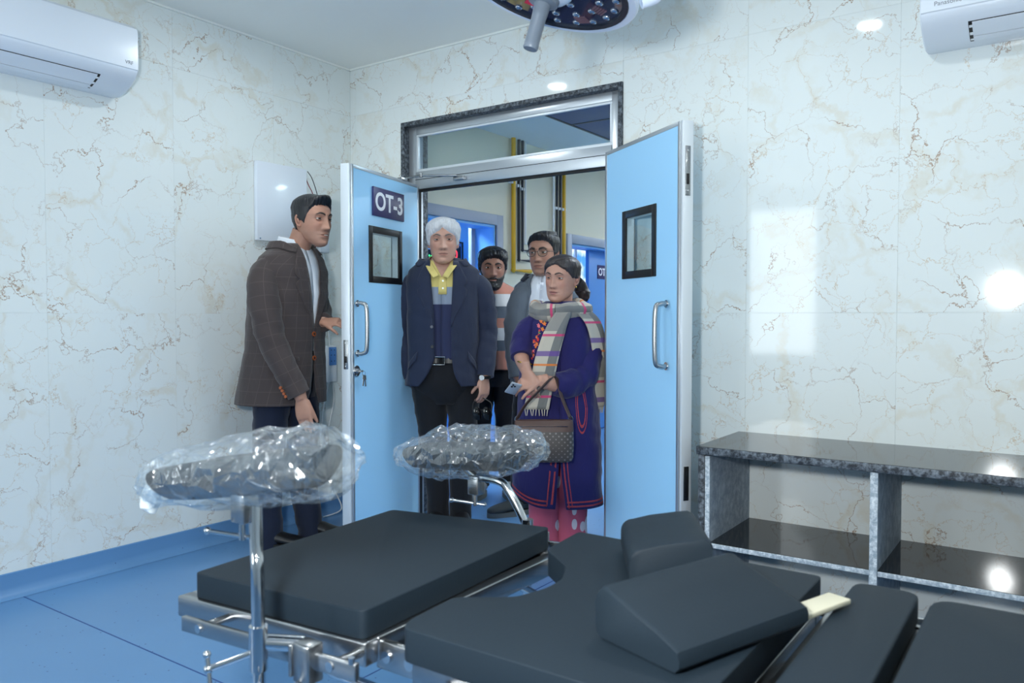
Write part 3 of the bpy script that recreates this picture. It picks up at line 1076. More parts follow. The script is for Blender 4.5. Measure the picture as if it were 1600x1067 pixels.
tiltA = lambda c: -(2.672 - c.x) * .055
cushion('leg_cushion', round_poly([(2.225, -2.530), (2.690, -2.534), (2.660, -1.928), (2.180, -1.932)], .016), .652, .700, tiltA)
seat = [(2.785, -2.545), (3.245, -2.545), (3.245, -1.930), (2.731, -1.924), (2.745, -2.077), (2.835, -2.150), (2.866, -2.215), (2.868, -2.270), (2.850, -2.335),
        (2.815, -2.362), (2.765, -2.398), (2.772, -2.515)]
cushion('seat_cushion', round_poly(seat, .014, 3), .648, .700, bev=.009)
cushion('back_cushion', round_poly([(3.300, -2.545), (3.405, -2.545), (3.405, -1.926), (3.300, -1.924)], .03), .655, .700)
cushion('head_cushion', round_poly([(3.424, -2.545), (4.02, -2.545), (4.02, -1.935), (3.424, -1.935)], .045), .655, .700)
# steel frames
def frame_box(x0, x1, y0, y1, z0, z1, nm='frame', w=.03, tilt=None):
    g = Geo().box(x0, x1, y0, y0 + w, z0, z1, .003).box(x0, x1, y1 - w, y1, z0, z1, .003)
    g.box(x0, x0 + w, y0 + w, y1 - w, z0, z1, .003).box(x1 - w, x1, y0 + w, y1 - w, z0, z1, .003)
    if tilt:
        for v in g.v:
            v.z += tilt(v)
    return g.build(nm, M_STEEL, tb)
fa = frame_box(2.185, 2.700, -2.540, -1.930, .612, .652, 'leg_frame', tilt=tiltA)
frame_box(2.790, 3.245, -2.530, -1.945, .600, .646, 'seat_frame')
frame_box(3.262, 4.02, -2.530, -1.945, .605, .652, 'back_frame')
box('support_plate', 2.22, 2.66, -2.50, -1.96, .636, .644, M_STEEL, tb)
box('support_plate', 2.90, 3.22, -2.50, -1.96, .630, .640, M_STEEL, tb)
box('support_plate', 3.29, 3.98, -2.50, -1.96, .640, .652, M_STEEL, tb)
# side rails with spacer bolts
def rail(x0, x1, y, zc, tilt=None):
    s = -1 if y < -2.2 else 1
    g = Geo().box(x0, x1, y - .005, y + .005, zc - .0135, zc + .0135, .0015)
    if tilt:
        for v in g.v:
            v.z += tilt(v)
    o = g.build('side_rail', M_STEEL, tb)
    for f in (.12, .88):
        x = x0 + (x1 - x0) * f
        dz = tilt(Vector((x, 0, 0))) if tilt else 0
        Geo().tube([(x, y - s * .060, zc + dz), (x, y, zc + dz)], .008, 10).build('spacer', M_STEEL, o)
        Geo().tube([(x, y + s * .004, zc + dz), (x, y + s * .008, zc + dz)], .008, 12).build('bolt', M_CHROME, o)
    Geo().tube([(x1 - .008, y - .004, zc + .016), (x1 - .008, y - .004, zc + .026)], .005, 10).build('stop_pin', M_CHROME, o)
rail(2.300, 2.745, -2.600, .637, tiltA)
rail(2.300, 2.745, -1.868, .637, tiltA)
rail(2.800, 3.24, -2.600, .622)
rail(2.800, 3.24, -1.880, .622)
rail(3.30, 4.0, -2.600, .628)
rail(3.30, 4.0, -1.880, .628)
# hinge plates between leg and seat sections
for y in (-2.500, -1.965):
    h = Geo().box(2.690, 2.790, y - .006, y + .006, .600, .648, .003).build('hinge_plate', M_STEEL, tb)
    for x in (2.715, 2.765):
        Geo().tube([(x, y - .010, .624), (x, y + .010, .624)], .010, 12).build('hinge_bolt', M_CHROME, h, auto=40)
# linkage bars, column and base
Geo().tube([(2.60, -2.52, .575), (3.05, -2.42, .50)], .009, 10).build('linkage_bar', M_CHROME, tb)
Geo().tube([(2.60, -1.98, .575), (3.05, -2.06, .50)], .009, 10).build('linkage_bar', M_CHROME, tb)
for x in (3.262, 3.284):
    Geo().box(x - .004, x + .004, -2.52, -1.95, .585, .605, .001).build('cross_bar', M_STEEL, tb)
box('column', 2.95, 3.35, -2.38, -2.08, .12, .60, M_STEEL, tb, .02)
box('column_bellows', 2.93, 3.37, -2.40, -2.06, .30, .52, M_RUBBER, tb, .02)
box('base', 2.70, 3.75, -2.48, -1.98, .03, .13, M_STEEL, tb, .03)
for x, y in ((2.78, -2.42), (3.67, -2.42), (2.78, -2.04), (3.67, -2.04)):
    Geo().tube([(x, y, 0), (x, y, .035)], .028, 14).build('foot', M_RUBBER, tb, auto=40)

# ------------------------------------------------------------------ loose arm-board pads lying on the table
def arm_pad(label, c, ang, L, W, z, h_l, h_r, tab_u, tab_len, seed):
    """pad with long axis at ang; profile across the width has a bull nose on its left"""
    v = Vector((cos(ang), sin(ang), 0)); u = Vector((v.y, -v.x, 0))
    c = Vector((c[0], c[1], 0))
    t = thing('arm_board', (c.x, c.y, z), label, 'arm board', group='loose arm board pads')
    prof = [(-W / 2 + .010, 0.0), (-W / 2 + .002, .006), (-W / 2, .016)]
    r = min(.024, h_l * .45)
    for k in range(6):
        a = pi - (pi / 2) * k / 5
        prof.append((-W / 2 + r + cos(a) * r, h_l - r + sin(a) * r))
    prof += [(-W * .1, h_l * .62 + h_r * .40), (W * .25, h_l * .22 + h_r * .80), (W / 2 - .014, h_r), (W / 2 - .003, h_r - .005), (W / 2, h_r - .014), (W / 2, .008), (W / 2 - .008, 0)]
    rows = []
    for s, k in ((-.5, .93), (-.493, .975), (-.47, 1.0), (-.2, 1.003), (.2, 1.003), (.47, 1.0), (.493, .975), (.5, .93)):
        rows.append([c + u * (p * (1 if abs(s) < .48 else .985)) + v * (L * s) + Vector((0, 0, z + .002 + q * k)) for p, q in prof])
    fixn(Geo().add(grid_geo(rows, True, True, True)).build('pad', M_PAD, t, auto=40))
    Mx = Matrix(((v.x, u.x, 0, c.x), (v.y, u.y, 0, c.y), (0, 0, 1, z), (0, 0, 0, 1)))
    g = Geo().box(-L * .45, L / 2 + tab_len, tab_u - .020, tab_u + .020, .006, .015, .002, Mx)
    fixn(g.build('board', M_BEIGE, t))
    return t
arm_pad('larger black padded arm board lying askew in front, beige strip sticking out to the right', (3.165, -2.300), radians(70.8), .285, .165, .701, .078, .034, .055, .125, 1)
arm_pad('smaller black padded arm board behind the larger one, beige strip tip on its left', (2.990, -2.055), radians(121), .215, .145, .701, .064, .082, -.03, .030, 2)

# ================================================================== leg supports in plastic bags
def bag_mat():
    m, nt, b = new_mat('crinkled_plastic_film')
    L = nt.links.new
    out = nt.nodes['Material Output']
    tc = nt.nodes.new('ShaderNodeTexCoord')
    mp = nt.nodes.new('ShaderNodeMapping')
    mp.inputs['Scale'].default_value = (1.0, 1.0, .45)
    mp.inputs['Rotation'].default_value = (.3, .5, .2)
    L(tc.outputs['Object'], mp.inputs['Vector'])
    n1 = nt.nodes.new('ShaderNodeTexNoise')
    n1.inputs['Scale'].default_value = 22
    n1.inputs['Detail'].default_value = 2
    n1.inputs['Distortion'].default_value = 2.2
    L(mp.outputs[0], n1.inputs['Vector'])
    bp = nt.nodes.new('ShaderNodeBump')
    bp.inputs['Strength'].default_value = .5
    bp.inputs['Distance'].default_value = .016
    L(n1.outputs['Fac'], bp.inputs['Height'])
    tr = nt.nodes.new('ShaderNodeBsdfTransparent')
    tr.inputs[0].default_value = (.93, .96, .98, 1)
    gl = nt.nodes.new('ShaderNodeBsdfGlossy')
    gl.inputs['Roughness'].default_value = .11
    gl.inputs['Color'].default_value = (1, 1, 1, 1)
    L(bp.outputs[0], gl.inputs['Normal'])
    df = nt.nodes.new('ShaderNodeBsdfDiffuse')
    df.inputs['Color'].default_value = (.85, .92, .97, 1)
    L(bp.outputs[0], df.inputs['Normal'])
    lw = nt.nodes.new('ShaderNodeLayerWeight')
    lw.inputs['Blend'].default_value = .32
    L(bp.outputs[0], lw.inputs['Normal'])
    mr = nt.nodes.new('ShaderNodeMapRange')
    mr.inputs['To Min'].default_value = .06
    mr.inputs['To Max'].default_value = .5
    L(lw.outputs['Facing'], mr.inputs['Value'])
    m1 = nt.nodes.new('ShaderNodeMixShader')
    L(mr.outputs[0], m1.inputs[0])
    L(tr.outputs[0], m1.inputs[1])
    L(gl.outputs[0], m1.inputs[2])
    m2 = nt.nodes.new('ShaderNodeMixShader')
    m2.inputs[0].default_value = .03
    L(m1.outputs[0], m2.inputs[1])
    L(df.outputs[0], m2.inputs[2])
    L(m2.outputs[0], out.inputs['Surface'])
    return m
M_BAG = bag_mat()
M_KNOT = M_BAG.copy()
M_KNOT.name = 'gathered_plastic_film'
for n_ in M_KNOT.node_tree.nodes:
    if n_.type == 'MIX_SHADER' and not n_.inputs[0].is_linked:
        n_.inputs[0].default_value = .35

def blob(path, prof, n=28, seed=0, amp=.005, ref=(0, 0, 1), fs=18):
    """closed soft hull along a path with (a,b) radii, crinkled"""
    V, F = tube_geo(path, prof, n, 6, True, ref)
    off = Vector((seed * 3.1, seed * 1.7, seed))
    out = []
    P = [Vector(p) for p in path]
    for v in V:
        d = noise.noise_vector(v * fs + off) * amp + noise.noise_vector(v * fs * 2.3 + off) * (amp * .5)
        rdg = abs(noise.noise(Vector((v.x * 16 + v.z * 26, v.y * 20, v.z * 9)) + off))      # sharp film creases
        d *= 1.0 + 1.4 * (1 - min(1, rdg * 4))
        out.append(v + d)
    return out, F

def crumple(vf, seed):
    """random triangulation with jitter, so that the film breaks into small flat facets"""
    rn = random.Random(seed)
    V = [v + Vector((rn.uniform(-1, 1), rn.uniform(-1, 1), rn.uniform(-1, 1))) * .0035 for v in vf[0]]
    F = []
    for f in vf[1]:
        if len(f) == 4:
            a, b, c, d = f
            F += [(a, b, c), (a, c, d)] if rn.random() < .5 else [(a, b, d), (b, c, d)]
        else:
            F.append(f)
    return V, F

def leg_support(label, post, pad_c, pad_ang, pad_L, seed, path, prof, knot, clamp):
    t = thing('leg_support', (post[0][0], post[0][1], post[0][2]), label, 'leg support', group='leg supports in plastic bags')
    Geo().tube(post, .0105, 14, 6).build('post', M_CHROME, t)
    # gutter-shaped pad
    c = Vector(pad_c)
    v = Vector((cos(pad_ang), sin(pad_ang) * .35, sin(pad_ang) * .9)).normalized()
    if abs(pad_ang) < .01:
        v = Vector((1, 0, 0))
    w = Vector((-v.y, v.x, 0)).normalized()
    up = v.cross(w)
    rows = []
    for s, k in ((-.5, .7), (-.47, .93), (-.3, 1.0), (0, 1.0), (.3, 1.0), (.47, .93), (.5, .7)):
        r = []
        for j in range(22):
            a = 2 * pi * j / 22
            x = cos(a) * .072 * k
            z = sin(a) * .032 * k + (x / .072) ** 2 * .020 - .006
            r.append(c + v * (pad_L * s) + w * x + up * z)
        rows.append(r)
    fixn(Geo().add(grid_geo(rows, True, True, True)).build('pad', M_PAD, t, auto=60))
    g = Geo().box(-.10, .10, -.03, .03, -.030, -.018, .002, Matrix(((v.x, w.x, up.x, c.x), (v.y, w.y, up.y, c.y), (v.z, w.z, up.z, c.z), (0, 0, 0, 1))))
    g.build('pad_bracket', M_STEEL, t)
    g = Geo().tube([c + v * .09 - up * .02, c + v * .10 + w * .09 - up * .01, c + v * .10 + w * .095 + up * .05], (.004), 6)
    g.build('strap', M_RUBBER, t)
    # swivel clamp with T handle
    cp = Vector(clamp)
    cl = Geo().box(cp.x - .016, cp.x + .016, cp.y - .016, cp.y + .016, cp.z - .024, cp.z + .024, .003).build('swivel_clamp', M_STEEL, t)
    Geo().tube([cp + Vector((0, 0, .02)), c - up * .03], .008, 10).build('clamp_stud', M_CHROME, cl)
    Geo().tube([cp + Vector((0, -.005, -.024)), cp + Vector((0, -.005, -.052))], .005, 10).build('clamp_screw', M_CHROME, cl)
    h = Geo().tube([cp + Vector((-.055, -.03, -.040)), cp + Vector((.018, .01, -.050))], .0035, 8)
    h.sphere(cp + Vector((-.055, -.03, -.040)), .0062, 10, 8).sphere(cp + Vector((.018, .01, -.050)), .0055, 10, 8)
    h.build('t_handle', M_CHROME, cl)
    # plastic bag
    bagv = blob(path, prof, 32, seed, .0085)
    bo = fixn(Geo().add(crumple(bagv, seed)).build('plastic_bag', M_BAG, t, smooth=False))
    if knot:
        kp = [Vector(p) for p in knot]
        kv = blob(kp, [(.012, .010), (.016, .013), (.022, .018), (.018, .014), (.006, .005)][:len(kp)], 14, seed + 5, .005, (0, 1, 0), 40)
        fixn(Geo().add(kv).build('bag_knot', M_KNOT, bo))
    return t

ls1 = leg_support('leg rest in a clear knotted plastic bag on the tall chrome post nearest the camera',
            [(2.566, -2.640, .50), (2.566, -2.640, .70), (2.563, -2.638, .775), (2.556, -2.634, .80), (2.549, -2.630, .872)],
            (2.515, -2.628, .920), radians(11), .335, 1,
            [(2.285, -2.632, .866), (2.305, -2.632, .876), (2.38, -2.628, .898), (2.52, -2.624, .924), (2.63, -2.62, .942), (2.690, -2.616, .952), (2.714, -2.614, .956)],
            [(.008, .012), (.030, .060), (.052, .090), (.056, .096), (.056, .094), (.050, .085), (.030, .050)],
            [(2.30, -2.632, .878), (2.275, -2.634, .866), (2.262, -2.636, .850), (2.258, -2.636, .832), (2.262, -2.638, .818)],
            (2.535, -2.640, .868))
ls2 = leg_support('leg rest in a clear plastic bag on the bent post in front of the doorway',
            [(2.545, -1.850, .50), (2.545, -1.850, .64), (2.530, -1.852, .69), (2.490, -1.856, .752), (2.465, -1.858, .768), (2.405, -1.860, .772)],
            (2.362, -1.858, .822), radians(5), .32, 2,
            [(2.135, -1.865, .796), (2.175, -1.862, .802), (2.26, -1.858, .816), (2.37, -1.852, .829), (2.48, -1.848, .842), (2.545, -1.846, .854), (2.580, -1.845, .856)],
            [(.008, .012), (.030, .06), (.060, .098), (.066, .104), (.060, .098), (.046, .08), (.014, .03)],
            None, (2.400, -1.862, .752))

def rail_clamp(t, x, y, z, s, post_x, post_y):
    t = Geo().box(x - .018, x + .018, y - .014, y + .018, z - .032, z + .030, .003).build('rail_clamp', M_STEEL, t)
    t['_world'] = 0
    Geo().box(x - .026, x - .019, y - .016, y + .014, z - .026, z + .026, .002).build('jaw', M_STEEL, t)
    Geo().tube([(x - .02, y - s * .012, z + .018), (post_x - .012, post_y, z + .022)], .013, 14).build('socket', M_CHROME, t, auto=40)
    Geo().tube([(post_x, post_y, z - .02), (post_x, post_y, z + .05)], .0145, 14).build('post_sleeve', M_CHROME, t, auto=40)
    if s < 0:
        for (a, b_, n) in (((post_x - .005, post_y - .01, z + .008), (post_x - .050, post_y - .055, z - .012), 0), ((x - .005, y - .014, z - .034), (x - .035, y - .06, z - .05), 1)):
            h = Geo().tube([a, b_], .0055, 10)
            c = Vector(b_)
            h.tube([c + Vector((-.004, .0, .022)), c + Vector((.012, -.004, -.040))], .0038, 8)
            h.sphere(c + Vector((-.004, 0, .022)), .0065, 10, 8).sphere(c, .008, 10, 8)
            h.build('t_handle', M_CHROME, t)
    else:
        Geo().box(x - .02, x + .02, y - .03, y + .004, z - .03, z + .034, .004).build('clamp_cover', M_RUBBER, t)
    return t
rail_clamp(ls1, 2.640, -2.606, .634, -1, 2.566, -2.640)
rail_clamp(ls2, 2.590, -1.866, .634, 1, 2.545, -1.850)

# ================================================================== ceiling surgical light
LC = CAM + FW * 2.2 + RT * ((858 - 800) / 1240 * 2.2) + UP * ((533.5 + 30) / 1240 * 2.2)
LC = Vector((round(LC.x, 3), round(LC.y, 3), round(LC.z, 3)))
ln = (Vector((0, 0, -1)) * .955 + RT * (-.27) + Vector((FW.x, FW.y, 0)) * (-.02)).normalized()   # way the lamp faces
lx = RT - ln * RT.dot(ln); lx.normalize()
ly = ln.cross(lx)
LM = Matrix(((lx.x, ly.x, ln.x, LC.x), (lx.y, ly.y, ln.y, LC.y), (lx.z, ly.z, ln.z, LC.z), (0, 0, 0, 1)))
sl = thing('surgical_light', (LC.x, LC.y, LC.z), 'round white surgical light with dark glass face and grey handle hanging at the top', 'surgical light')
R_ = .258
def lathe_on(profile, n=48):
    return lathe_geo(profile, n, (0, 0, 0), LM)
M_LHOUSE = mat('lamp_white_housing', rgb(214, 226, 244), .3, coat=.3)
M_LGLASS = mat('lamp_dark_glass', rgb(36, 44, 74), .08, coat=1.0, var=.35, vscale=7)
M_LRING = mat('lamp_black_ring', rgb(24, 32, 46), .25)
M_LGREY = mat('lamp_handle_grey', rgb(112, 124, 138), .35)
fixn(Geo().add(lathe_on([(.01, -.085), (.10, -.080), (.19, -.055), (.245, -.018), (R_, .004), (R_ + .002, .018), (R_ - .004, .026), (R_ - .024, .026), (R_ - .026, .010), (.01, .008)])).build('housing', M_LHOUSE, sl, auto=40))
fixn(Geo().add(lathe_on([(R_ - .025, .020), (R_ - .026, .029), (R_ - .042, .029), (R_ - .044, .018)])).build('bezel_ring', M_LRING, sl, auto=40))
fixn(Geo().add(lathe_on([(R_ - .044, .016), (R_ - .044, .0215), (.01, .0215), (.01, .016)])).build('glass_face', M_LGLASS, sl, auto=40))
M_LED2 = mat('led_reflector', rgb(196, 200, 210), .1, 1.0)
M_LEDR = mat('led_module_red', rgb(190, 30, 66), .3)
M_LEDA = mat('led_module_brown', rgb(104, 80, 92), .3)
bm = bmesh.new()
bmesh.ops.create_uvsphere(bm, u_segments=12, v_segments=8, radius=.012)
for v in bm.verts:
    v.co.z *= .45
me = bpy.data.meshes.new('led_lens'); bm.to_mesh(me); bm.free()
for p in me.polygons:
    p.use_smooth = True
me.materials.append(M_LED2)
for rr, cnt in ((.095, 8), (.150, 14), (.198, 20)):
    for k in range(cnt):
        a = 2 * pi * k / cnt + rr * 9
        o = bpy.data.objects.new('led_lens', me)
        COL.objects.link(o)
        o.parent = sl
        o.matrix_parent_inverse = root_matrix(sl).inverted()
        o.matrix_basis = LM @ Matrix.Translation((rr * cos(a), rr * sin(a), .0225))
for k, (r0, a0, m_) in enumerate(((.13, 2.6, M_LEDR), (.125, 4.4, M_LEDR), (.165, .5, M_LEDA), (.175, 1.1, M_LEDA), (.16, -.3, M_LEDA), (.18, 5.4, M_LEDA))):
    Mx = LM @ Matrix.Rotation(a0, 4, 'Z') @ Matrix.Translation((r0, 0, .022))
    g = Geo()
    for q in range(5):
        g.box(-.018 + q * .008, -.013 + q * .008, -.02, .02, 0, .002, 0, Mx)
    g.build('led_module', m_, sl, smooth=False)
fixn(Geo().add(lathe_on([(.075, .018), (.074, .032), (.060, .046), (.040, .052), (.01, .052), (.01, .018)])).build('handle_boss', M_LHOUSE, sl, auto=40))
fixn(Geo().add(lathe_on([(.044, .050), (.042, .064), (.028, .068), (.01, .068), (.01, .05)])).build('boss_cap', M_LGREY, sl, auto=40))
fixn(Geo().add(lathe_on([(.0235, .066), (.0225, .085), (.0205, .110), (.0205, .178), (.0215, .182), (.0215, .192), (.019, .196), (.004, .196)], 24)).build('handle', M_LGREY, sl, auto=40))
# yoke and ceiling arm
a1 = LM @ Vector((.262, .0, -.01)); a2 = LM @ Vector((.30, .0, -.06)); a3 = LM @ Vector((.16, .0, -.17)); a4 = LM @ Vector((0, 0, -.19))
Geo().tube([a1, a2, a3, a4], .016, 12, 5).build('yoke', M_LHOUSE, sl)
Geo().tube([a4, a4 + Vector((0, 0, .10)), a4 + Vector((.25, -.30, .14)), Vector((2.9, -2.2, H - .16)), Vector((2.9, -2.2, H))], .028, 14, 4).build('ceiling_arm', M_LHOUSE, sl)
b1 = LM @ Vector((.15, .22, -.03)); b2 = LM @ Vector((.17, .25, .012))
Geo().tube([b1, b2], [.022, .012], 12).build('sterile_grip', M_LHOUSE, sl)
# ================================================================== people
def skin_mat(name, base, rough=.5):
    m, nt, b = new_mat(name)
    L = nt.links.new
    at = nt.nodes.new('ShaderNodeAttribute')
    at.attribute_name = 'Col'
    tc = nt.nodes.new('ShaderNodeTexCoord')
    nz = nt.nodes.new('ShaderNodeTexNoise')
    nz.inputs['Scale'].default_value = 60
    nz.inputs['Detail'].default_value = 3
    L(tc.outputs['Object'], nz.inputs['Vector'])
    mr = nt.nodes.new('ShaderNodeMapRange')
    mr.inputs['To Min'].default_value = .92
    mr.inputs['To Max'].default_value = 1.08
    L(nz.outputs['Fac'], mr.inputs['Value'])
    vm = nt.nodes.new('ShaderNodeVectorMath'); vm.operation = 'SCALE'
    L(at.outputs['Color'], vm.inputs[0])
    L(mr.outputs[0], vm.inputs['Scale'])
    L(vm.outputs[0], b.inputs['Base Color'])
    b.inputs['Roughness'].default_value = rough
    b.inputs['Subsurface Weight'].default_value = .08
    b.inputs['Subsurface Radius'].default_value = (.012, .005, .003)
    return m
M_SKIN = skin_mat('skin', None)

def hair_mat(name, col, col2, rough=.38):
    m, nt, b = new_mat(name)
    L = nt.links.new
    tc = nt.nodes.new('ShaderNodeTexCoord')
    mp = nt.nodes.new('ShaderNodeMapping')
    mp.inputs['Scale'].default_value = (1, 1, .22)
    L(tc.outputs['Object'], mp.inputs['Vector'])
    nz = nt.nodes.new('ShaderNodeTexNoise')
    nz.inputs['Scale'].default_value = 190
    nz.inputs['Detail'].default_value = 3
    L(mp.outputs[0], nz.inputs['Vector'])
    mx = nt.nodes.new('ShaderNodeMix'); mx.data_type = 'RGBA'
    mx.inputs['A'].default_value = col
    mx.inputs['B'].default_value = col2
    L(nz.outputs['Fac'], mx.inputs['Factor'])
    L(mx.outputs['Result'], b.inputs['Base Color'])
    bp = nt.nodes.new('ShaderNodeBump')
    bp.inputs['Strength'].default_value = .5
    bp.inputs['Distance'].default_value = .004
    L(nz.outputs['Fac'], bp.inputs['Height'])
    L(bp.outputs[0], b.inputs['Normal'])
    b.inputs['Roughness'].default_value = rough
    return m
M_HAIRB = hair_mat('black_hair', rgb(12, 12, 15), rgb(32, 32, 38))
M_HAIRW = hair_mat('white_hair', rgb(168, 172, 178), rgb(222, 224, 228), .5)
M_HAIRG = hair_mat('dark_greying_hair', rgb(24, 20, 22), rgb(62, 54, 54))

def fabric(name, col, rough=.8, weave=500, bump=.15, var=.08, folds=.25):
    m = mat(name, col, rough, 0, bump=bump, bscale=weave, var=var, vscale=5, spec=.25, sheen=.15)
    nt = m.node_tree
    b = nt.nodes['Principled BSDF']
    # soft cloth folds on top of the weave
    tc = nt.nodes.new('ShaderNodeTexCoord')
    mp = nt.nodes.new('ShaderNodeMapping')
    mp.inputs['Scale'].default_value = (1, 1, .4)
    mp.inputs['Rotation'].default_value = (.2, .5, .3)
    nz = nt.nodes.new('ShaderNodeTexNoise')
    nz.inputs['Scale'].default_value = 14
    nz.inputs['Detail'].default_value = 2
    nz.inputs['Distortion'].default_value = .8
    bp = nt.nodes.new('ShaderNodeBump')
    bp.inputs['Strength'].default_value = folds
    bp.inputs['Distance'].default_value = .02
    nt.links.new(tc.outputs['Object'], mp.inputs['Vector'])
    nt.links.new(mp.outputs[0], nz.inputs['Vector'])
    nt.links.new(nz.outputs['Fac'], bp.inputs['Height'])
    old = b.inputs['Normal'].links[0].from_node
    nt.links.new(bp.outputs[0], old.inputs['Normal'])
    return m

def striped(name, stops, rough=.85):
    """horizontal colour bands by height in the wearer's own coordinates: [(z_from, colour), ...] descending"""
    m = fabric(name, stops[0][1], rough)
    nt = m.node_tree
    b = nt.nodes['Principled BSDF']
    tc = nt.nodes.new('ShaderNodeTexCoord')
    sx = nt.nodes.new('ShaderNodeSeparateXYZ')
    nt.links.new(tc.outputs['Object'], sx.inputs[0])
    cur = None
    for i, (z, c) in enumerate(stops):
        if i == 0:
            rgbn = nt.nodes.new('ShaderNodeRGB'); rgbn.outputs[0].default_value = c
            cur = rgbn.outputs[0]
            continue
        lt = nt.nodes.new('ShaderNodeMath'); lt.operation = 'LESS_THAN'
        lt.inputs[1].default_value = z
        nt.links.new(sx.outputs['Z'], lt.inputs[0])
        mx = nt.nodes.new('ShaderNodeMix'); mx.data_type = 'RGBA'
        nt.links.new(lt.outputs[0], mx.inputs['Factor'])
        nt.links.new(cur, mx.inputs['A'])
        mx.inputs['B'].default_value = c
        cur = mx.outputs['Result']
    nt.links.new(cur, b.inputs['Base Color'])
    return m

def checked(name, col, line, step, width):
    m = fabric(name, col, .75)
    nt = m.node_tree
    b = nt.nodes['Principled BSDF']
    tc = nt.nodes.new('ShaderNodeTexCoord')
    sx = nt.nodes.new('ShaderNodeSeparateXYZ')
    nt.links.new(tc.outputs['UV'], sx.inputs[0])
    outs = []
    for ax in ('X', 'Y'):
        md = nt.nodes.new('ShaderNodeMath'); md.operation = 'PINGPONG'
        md.inputs[1].default_value = step / 2
        nt.links.new(sx.outputs[ax], md.inputs[0])
        lt = nt.nodes.new('ShaderNodeMath'); lt.operation = 'LESS_THAN'
        lt.inputs[1].default_value = width
        nt.links.new(md.outputs[0], lt.inputs[0])
        outs.append(lt.outputs[0])
    mxm = nt.nodes.new('ShaderNodeMath'); mxm.operation = 'MAXIMUM'
    nt.links.new(outs[0], mxm.inputs[0]); nt.links.new(outs[1], mxm.inputs[1])
    mul = nt.nodes.new('ShaderNodeMath'); mul.operation = 'MULTIPLY'
    mul.inputs[1].default_value = .20
    nt.links.new(mxm.outputs[0], mul.inputs[0])
    mx = nt.nodes.new('ShaderNodeMix'); mx.data_type = 'RGBA'
    nt.links.new(mul.outputs[0], mx.inputs['Factor'])
    src = b.inputs['Base Color'].links[0].from_socket
    nt.links.new(src, mx.inputs['A'])
    mx.inputs['B'].default_value = line
    nt.links.new(mx.outputs['Result'], b.inputs['Base Color'])
    return m

M_EYEW = mat('eye_white', rgb(214, 210, 206), .25)
M_IRIS = mat('eye_iris', rgb(30, 18, 12), .12)
M_TEETH = mat('teeth', rgb(222, 218, 206), .3)

# ------------------------------------------------------------------ head
ZK = [.110, .100, .085, .060, .030, .000, -.020, -.050, -.080, -.100, -.110]
WK = [.0, .040, .060, .0735, .0760, .0735, .0710, .0640, .0530, .0370, .0220]
FK = [-.012, .040, .062, .084, .0940, .0880, .0870, .0865, .0850, .0830, .0740]
BK = [.012, .052, .076, .095, .0990, .0900, .0790, .0590, .0270, -.010, -.030]

def head_point(phi, th, P):
    z = -.0025 + .1125 * cos(th)
    tk = [0.0] + [acos(max(-1, min(1, (zz + .0025) / .1125))) for zz in ZK[1:]] + [pi]
    w = interp(th, tk, [0] + WK[1:] + [0.0]) * P.get('wide', 1)
    f = interp(th, tk, [-.012] + FK[1:] + [.040])
    b = interp(th, tk, [.012] + BK[1:] + [-.040])
    # jaw fullness
    if z < -.03:
        w *= 1 + P.get('jaw', 0) * smoothstep(-.03, -.08, z)
    c, s = cos(phi), sin(phi)
    ex = .88 + .14 * smoothstep(-.02, -.09, z)
    cc = math.copysign(abs(c) ** ex, c)
    ss = math.copysign(abs(s) ** ex, s)
    x = w * ss
    y = (f - b) / 2 + (f + b) / 2 * cc
    zz = z
    if c > 0:
        k = min(1, c * 1.6)
        ax = abs(x)
        d = 0
        # nose
        if -.046 < z < .034:
            t = (0.030 - z) / .062
            t = max(0, min(1, t))
            h = P.get('nose', .024) * (0.16 + .84 * t ** 1.25)
            if z < -.032:
                h *= smoothstep(-.046, -.034, z)
            sg = .0075 + .0068 * t * t
            d += h * gauss(ax, sg)
            d += .0065 * gauss(ax - .0145, .006) * gauss(z + .031, .008)     # nostril wings
        # sockets, brows, cheeks
        d -= .0125 * gauss(ax - .031, .0165) * gauss(z - .011, .0115)
        d += .0035 * gauss(ax - .028, .018) * gauss(z - .031, .008)
        d += .0045 * gauss(ax - .045, .018) * gauss(z + .016, .018)
        d -= .0025 * gauss(ax - .034, .010) * gauss(z + .048, .014)
        # lips
        mw = gauss(ax, .020 * P.get('mouth', 1))
        d += .0055 * mw * gauss(z + .0565, .0055) + .0060 * mw * gauss(z + .0690, .0062)
        d -= .0045 * gauss(ax, .022) * gauss(z + .0625, .0022)
        d -= .0030 * gauss(ax, .016) * gauss(z + .081, .006)
        d += .0060 * gauss(ax, .016) * gauss(z + .097, .012)
        y += d * k
    return Vector((x, y, zz))

HR, HC = 112, 150
def head_grid(P):
    rows = []
    for i in range(HR + 1):
        th = pi * i / HR
        rows.append([head_point(2 * pi * j / HC, th, P) for j in range(HC)])
    return rows

